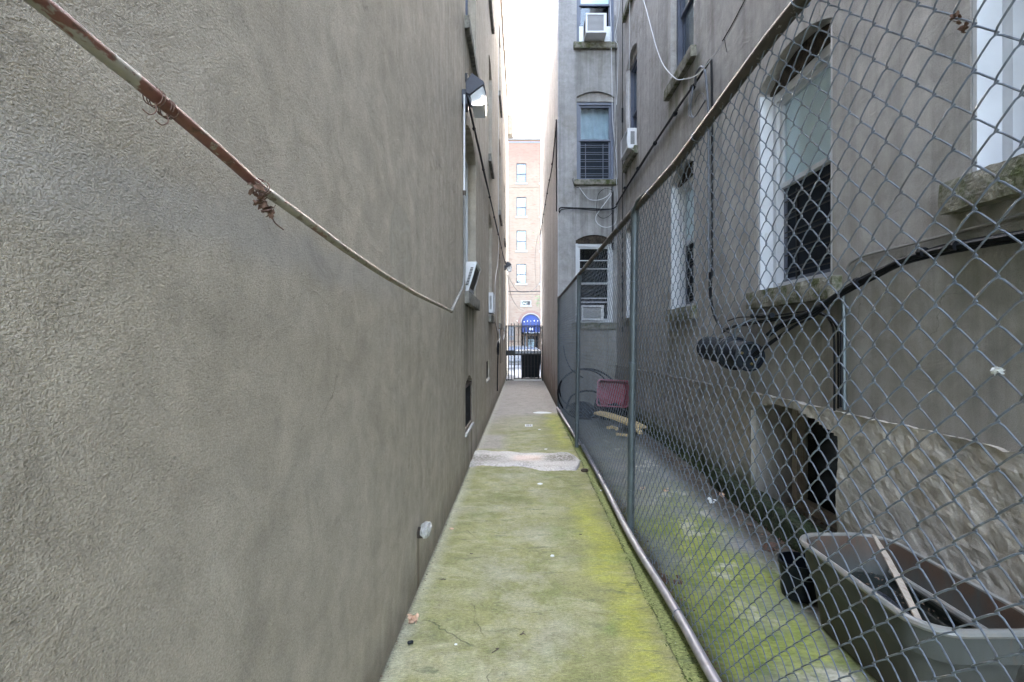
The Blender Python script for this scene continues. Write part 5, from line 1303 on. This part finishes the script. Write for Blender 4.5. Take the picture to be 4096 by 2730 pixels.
# ------------------------------------------------------------------ brick building across the street
BB = thing('brick_building', 'pinkish brick apartment block across the street at the end of the alley', 'building', (0, 45, 0))
cols = [-.52+2.04*k for k in range(-4, 5)]
rows = [(14.85, 16.53), (11.97, 13.61), (8.98, 10.71), (6.14, 7.81)]
ct = MB()
for i, c in enumerate(cols):
    for (a, b_) in rows: ct.pbox(plB, c, c+.845, a, b_, .3, -.35)
ct.pbox(plB, -.065, .66, 4.26, 4.58, .3, -.35)
ct.prism(arch_outline(-.085, 1.525, -.40, 2.665, 0)[:3]+[(.72+.805*math.cos(math.radians(a)), 2.665+.805*math.sin(math.radians(a))) for a in range(0, 181, 10)], plB, .3, -.8)
ct.pbox(plB, -1.20, -.70, 1.22, 2.42, .3, -.3)
cut(MB().box(-14, 14, BY, 50, -.6, 18.55), ct, 'wall', 'brick', BB)
MB().box(-14.05, 14.05, BY-.12, 50, 18.552, 18.88).build('cornice', 'far_stone', BB)
MB().box(-14.02, 14.02, BY-.03, BY-.001, 18.30, 18.40).build('string_course', 'frame_blue', BB)
MB().box(-14.02, 14.02, BY-.03, BY-.001, 14.45, 14.52).build('string_course', 'brick', BB)
def bwindow(c, a, b_, w=.845, shade=.5):
    fr = MB(); s0, s1 = c+.003, c+w-.003; f = .05
    fr.pbox(plB, s0, s0+f, a, b_, -.12, -.04); fr.pbox(plB, s1-f, s1, a, b_, -.12, -.04); fr.pbox(plB, s0+f, s1-f, b_-f, b_, -.12, -.041); fr.pbox(plB, s0+f, s1-f, a, a+f, -.12, -.041)
    m = a+(b_-a)*.46; fr.pbox(plB, s0+f, s1-f, m-.03, m+.03, -.11, -.045)
    o = fr.build('window', 'far_frame', BB)
    MB().pbox(plB, s0+f, s1-f, a+f, b_-f, -.10, -.09).build('pane', 'glass', o)
    MB().pbox(plB, s0+f, s1-f, a+(b_-a)*shade, b_-f, -.13, -.12).build('blind', 'far_blind', o)
    MB().pbox(plB, s0, s1, a+.003, b_-.003, -.20, -.19).build('room', 'far_room', o)
    MB().pbox(plB, c-.10, c+w+.10, a-.16, a-.002, -.03, .06).build('sill', 'far_stone', o)
    return o
for i, c in enumerate(cols):
    for j, (a, b_) in enumerate(rows): bwindow(c, a, b_, shade=(.48, .46, .5, .3)[j])
sw = MB(); sw.pbox(plB, -.062, .657, 4.263, 4.30, -.1, -.03); sw.pbox(plB, -.062, .657, 4.54, 4.577, -.1, -.03); sw.pbox(plB, -.062, -.03, 4.30, 4.54, -.1, -.03); sw.pbox(plB, .625, .657, 4.30, 4.54, -.1, -.03); sw.pbox(plB, .05, .08, 4.30, 4.54, -.1, -.03)
o = sw.build('window', 'far_frame', BB); o['label'] = 'small oblong window above the blue awning'
MB().pbox(plB, -.03, .625, 4.30, 4.54, -.09, -.08).build('pane', 'glass', o); MB().pbox(plB, -.06, .655, 4.265, 4.575, -.25, -.24).build('room', 'far_room', o)
mb = MB(); mb.pbox(plB, -.20, .79, 4.10, 4.255, -.02, .06); mb.pbox(plB, -.16, -.07, 4.256, 4.66, -.02, .03); mb.pbox(plB, .665, .76, 4.256, 4.66, -.02, .03); mb.pbox(plB, -.07, .665, 4.585, 4.66, -.02, .03)
mb.build('surround', 'far_stone', o)
# soldier arch
def ringarc(r0, r1, d0, d1, mat, name):
    mb = MB(); n = 36; vs = []
    for i in range(n+1):
        a = math.pi*i/n
        for r in (r0, r1):
            for d in (d0, d1): vs.append(plB(.72+r*math.cos(a), 2.665+r*math.sin(a), d))
    fs = []
    for i in range(n):
        o = i*4
        fs += [(o, o+4, o+6, o+2), (o+1, o+3, o+7, o+5), (o, o+1, o+5, o+4), (o+2, o+6, o+7, o+3)]
    fs += [(0, 2, 3, 1), (n*4, n*4+1, n*4+3, n*4+2)]
    return mb.add(vs, fs).build(name, mat, BB)
ringarc(.90, 1.13, -.01, .02, 'brick_arch', 'arch'); ringarc(.81, .898, -.01, .028, 'far_stone', 'arch_moulding')
aw = MB(); n = 16; m_ = 8; vs = []
for j in range(m_+1):
    ph = math.pi/2*j/m_
    for i in range(n+1):
        a = math.pi*i/n
        r = .80; x_ = .72+r*math.cos(a); z_ = 2.62+(r*math.sin(a))*math.cos(ph) if True else 0
        vs.append((x_, BY+.02-.9*math.sin(ph)*math.sin(a)**.6, 2.62+r*math.sin(a)*math.cos(ph)))
fs = [(j*(n+1)+i, j*(n+1)+i+1, (j+1)*(n+1)+i+1, (j+1)*(n+1)+i) for j in range(m_) for i in range(n)]
aw.add(vs, fs)
vs = []
for i in range(n+1):
    a = math.pi*i/n; x_ = .72+.8*math.cos(a); y_ = BY+.02-.9*math.sin(a)**.6
    zb = 1.86+.03*abs(math.sin(i*math.pi/2*1.0+.8))
    vs += [(x_, y_, 2.62), (x_, y_, zb)]
aw.add(vs, [(2*i, 2*i+2, 2*i+3, 2*i+1) for i in range(n)])
awo = aw.build('awning', 'blue_awning', BB, smooth=True)
# house number on the awning valance
cu = bpy.data.curves.new('number', 'FONT'); cu.body = '84'; cu.size = .30; cu.align_x = 'CENTER'; cu.extrude = .004
ob = bpy.data.objects.new('number', cu); COL.objects.link(ob)
ob.location = (.74, BY-.905, 2.06); ob.rotation_euler = (math.pi/2, 0, 0)
bpy.context.view_layer.update(); me = bpy.data.meshes.new_from_object(ob.evaluated_get(bpy.context.evaluated_depsgraph_get()))
me.transform(ob.matrix_world); bpy.data.objects.remove(ob)
me.transform(Matrix.Translation(-BB.location)); no = bpy.data.objects.new('house_number', me); COL.objects.link(no); no.parent = awo; me.materials.clear(); me.materials.append(M['gum'])
aw2 = MB()
for i in range(1, 12): 
    x_ = .05+i*.12; aw2.box(x_, x_+.06, BY-.86, BY-.85, 1.82, 1.86)
aw2.build('fringe', 'gum', awo)
dr = MB(); dr.pbox(plB, -.08, 1.52, 1.60, 1.74, -.35, -.25); dr.pbox(plB, .05, .12, -.4, 1.60, -.35, -.25); dr.pbox(plB, .30, .46, -.4, 1.60, -.35, -.27); dr.pbox(plB, 1.02, 1.12, -.4, 1.60, -.35, -.25); dr.pbox(plB, 1.30, 1.50, -.4, 1.60, -.35, -.25)
do = dr.build('door', 'door_brown', BB); MB().pbox(plB, .46, 1.02, .2, 1.60, -.32, -.31).build('pane', 'glass', do)
MB().pbox(plB, -.08, 1.52, -.4, 2.6, -.78, -.77).build('hall', 'screen', do); MB().pbox(plB, .46, 1.02, -.4, 1.3, -.70, -.69).build('inner_door', 'curtain', do)
MB().pbox(plB, .13, .29, -.4, 1.60, -.31, -.30).build('side_light', 'far_blind', do)
wn = MB(); wn.pbox(plB, -1.197, -.703, 1.56, 2.41, -.10, -.08); wn.pbox(plB, -1.17, -.73, 1.23, 1.50, -.10, -.08); wno = wn.build('window', 'far_blind', BB); wno['label'] = 'white-blinded ground floor window left of the entrance'
MB().pbox(plB, -1.197, -.703, 1.502, 1.556, -.12, -.06).build('rail', 'brick', wno)

# street utility wires
for i, (pts, r, lab) in enumerate((
    ([(-6, 38, 5.12), (-1, 38, 5.03), (1.4, 38, 5.04), (7, 38, 5.12)], .030, 'thick black utility cable strung across the street in front of the brick block'),
    ([(-6, 38.1, 4.9), (-1, 38.1, 4.80), (1.4, 38.1, 4.82), (7, 38.1, 4.92)], .009, 'thin utility wire just below the thick street cable'),
    ([(-.45, 14.5, 3.2), (-.1, 16.8, 2.9), (.55, 18.6, 3.3), (1.3, 23, 5.)], .006, 'drooping wire from the distant wall lamp across the street opening'),
    ([(-.45, 14.5, 3.18), (-.32, 17, 2.6), (.15, 23, 2.7), (.9, 37.9, 4.8)], .007, 'wire leaving the distant wall lamp toward the street cable'),
    ([(1.1, 37.9, 5.03), (.85, 33, 6.5), (.72, 24, 6.2), (.66, 18, 5.2)], .010, 'wire dropping from the right building corner to the street cable'),
    ([(-1.13, 41.9, 12), (-1.10, 41.9, 3.6), (-1.3, 41.9, 2.5)], .012, 'thin wire running down the brick front at its left side'))):
    cable(pts, r, 'bark' if i > 2 else 'black_rubber', lab, name='utility_wire', cat='wire', n=5)

# street tree
TR = thing('street_tree', 'leafy street tree mostly hidden behind the right building, a leafy tip showing', 'tree', (2.4, 19, 0))
tk = MB(); tk.tube(smooth_pts([(2.4, 19, -.05), (2.38, 19.02, 1.2), (2.42, 18.98, 2.4), (2.3, 19.0, 3.6)], 4), .1, 10, rs=[.11-.003*i for i in range(13)])
tk.build('trunk', 'bark', TR, smooth=True)
rnd = random.Random(9); br = MB(); lf = MB(); tips = [Vector((.60, 19.0, 2.76)), Vector((.66, 19.05, 2.66)), Vector((.68, 19.0, 2.90)), Vector((.8, 19, 2.8))]
for i in range(26): tips.append(Vector((2.4+rnd.uniform(-1.5, 1.5), 19+rnd.uniform(-1.3, 1.3), rnd.uniform(2.9, 5.6))))
for tp in tips: br.tube(smooth_pts([(2.35, 19, 2.2+rnd.uniform(0, 1.2)), Vector((2.35, 19, 2.9)).lerp(tp, .5)+Vector((0, 0, .15)), tp], 4), .012, 5, rs=[.03-.003*k for k in range(9)])
br.build('branch', 'bark', TR)
for tp in tips:
    for k in range(20 if tp.x < .9 else 70):
        s = .09 if tp.x < .9 else .35
        c = tp+Vector((rnd.gauss(0, s), rnd.gauss(0, s), rnd.gauss(0, s*.8)))
        if tp.x < .9 and c.x < .52: continue
        d = Vector((rnd.uniform(-1, 1), rnd.uniform(-1, 1), rnd.uniform(-.8, .2))).normalized(); w = d.orthogonal().normalized()*.022
        l = .06; lf.add([c, c+d*l*.5+w, c+d*l, c+d*l*.5-w], [(0, 1, 2, 3)])
lf.build('crown', 'leaf_green', TR)

# ------------------------------------------------------------------ light and camera
EL = math.atan2(.356, math.hypot(1, .10)); AZ = math.atan2(-.10, 1.)
W_ = bpy.data.worlds.new('World'); S.world = W_; W_.use_nodes = True; nt = W_.node_tree; nt.nodes.clear()
sky = nt.nodes.new('ShaderNodeTexSky'); sky.sky_type = 'NISHITA'; sky.sun_disc = False; sky.sun_elevation = EL; sky.sun_rotation = AZ
sky.air_density = 1.0; sky.dust_density = 3.0; sky.ozone_density = 1.0
hs = nt.nodes.new('ShaderNodeHueSaturation'); hs.inputs['Saturation'].default_value = .62
bg = nt.nodes.new('ShaderNodeBackground'); bg.inputs['Strength'].default_value = .15
out = nt.nodes.new('ShaderNodeOutputWorld')
nt.links.new(sky.outputs[0], hs.inputs['Color']); nt.links.new(hs.outputs[0], bg.inputs[0]); nt.links.new(bg.outputs[0], out.inputs[0])
sd = bpy.data.lights.new('sun', 'SUN'); sd.energy = 3.0; sd.angle = math.radians(.5); sd.color = (1, .93, .82)
so = bpy.data.objects.new('sun', sd); COL.objects.link(so)
dirv = Vector((math.sin(AZ)*math.cos(EL), math.cos(AZ)*math.cos(EL), math.sin(EL)))
so.rotation_euler = dirv.to_track_quat('Z', 'Y').to_euler(); so.location = (0, 0, 30)

cam = bpy.data.cameras.new('camera'); co = bpy.data.objects.new('camera', cam); COL.objects.link(co)
co.location = (0, 0, H); co.rotation_euler = (math.pi/2, 0, 0)
cam.sensor_width = 36; cam.lens = F/4096*36; cam.shift_x = (2048-U0)/4096; cam.shift_y = (V0-1365)/4096
cam.clip_start = .05; cam.clip_end = 1500
S.camera = co
S.view_settings.view_transform = 'Standard'; S.view_settings.look = 'None'; S.view_settings.exposure = 4.9; S.view_settings.gamma = 1
S.cycles.max_bounces = 14; S.cycles.diffuse_bounces = 8; S.cycles.transparent_max_bounces = 24
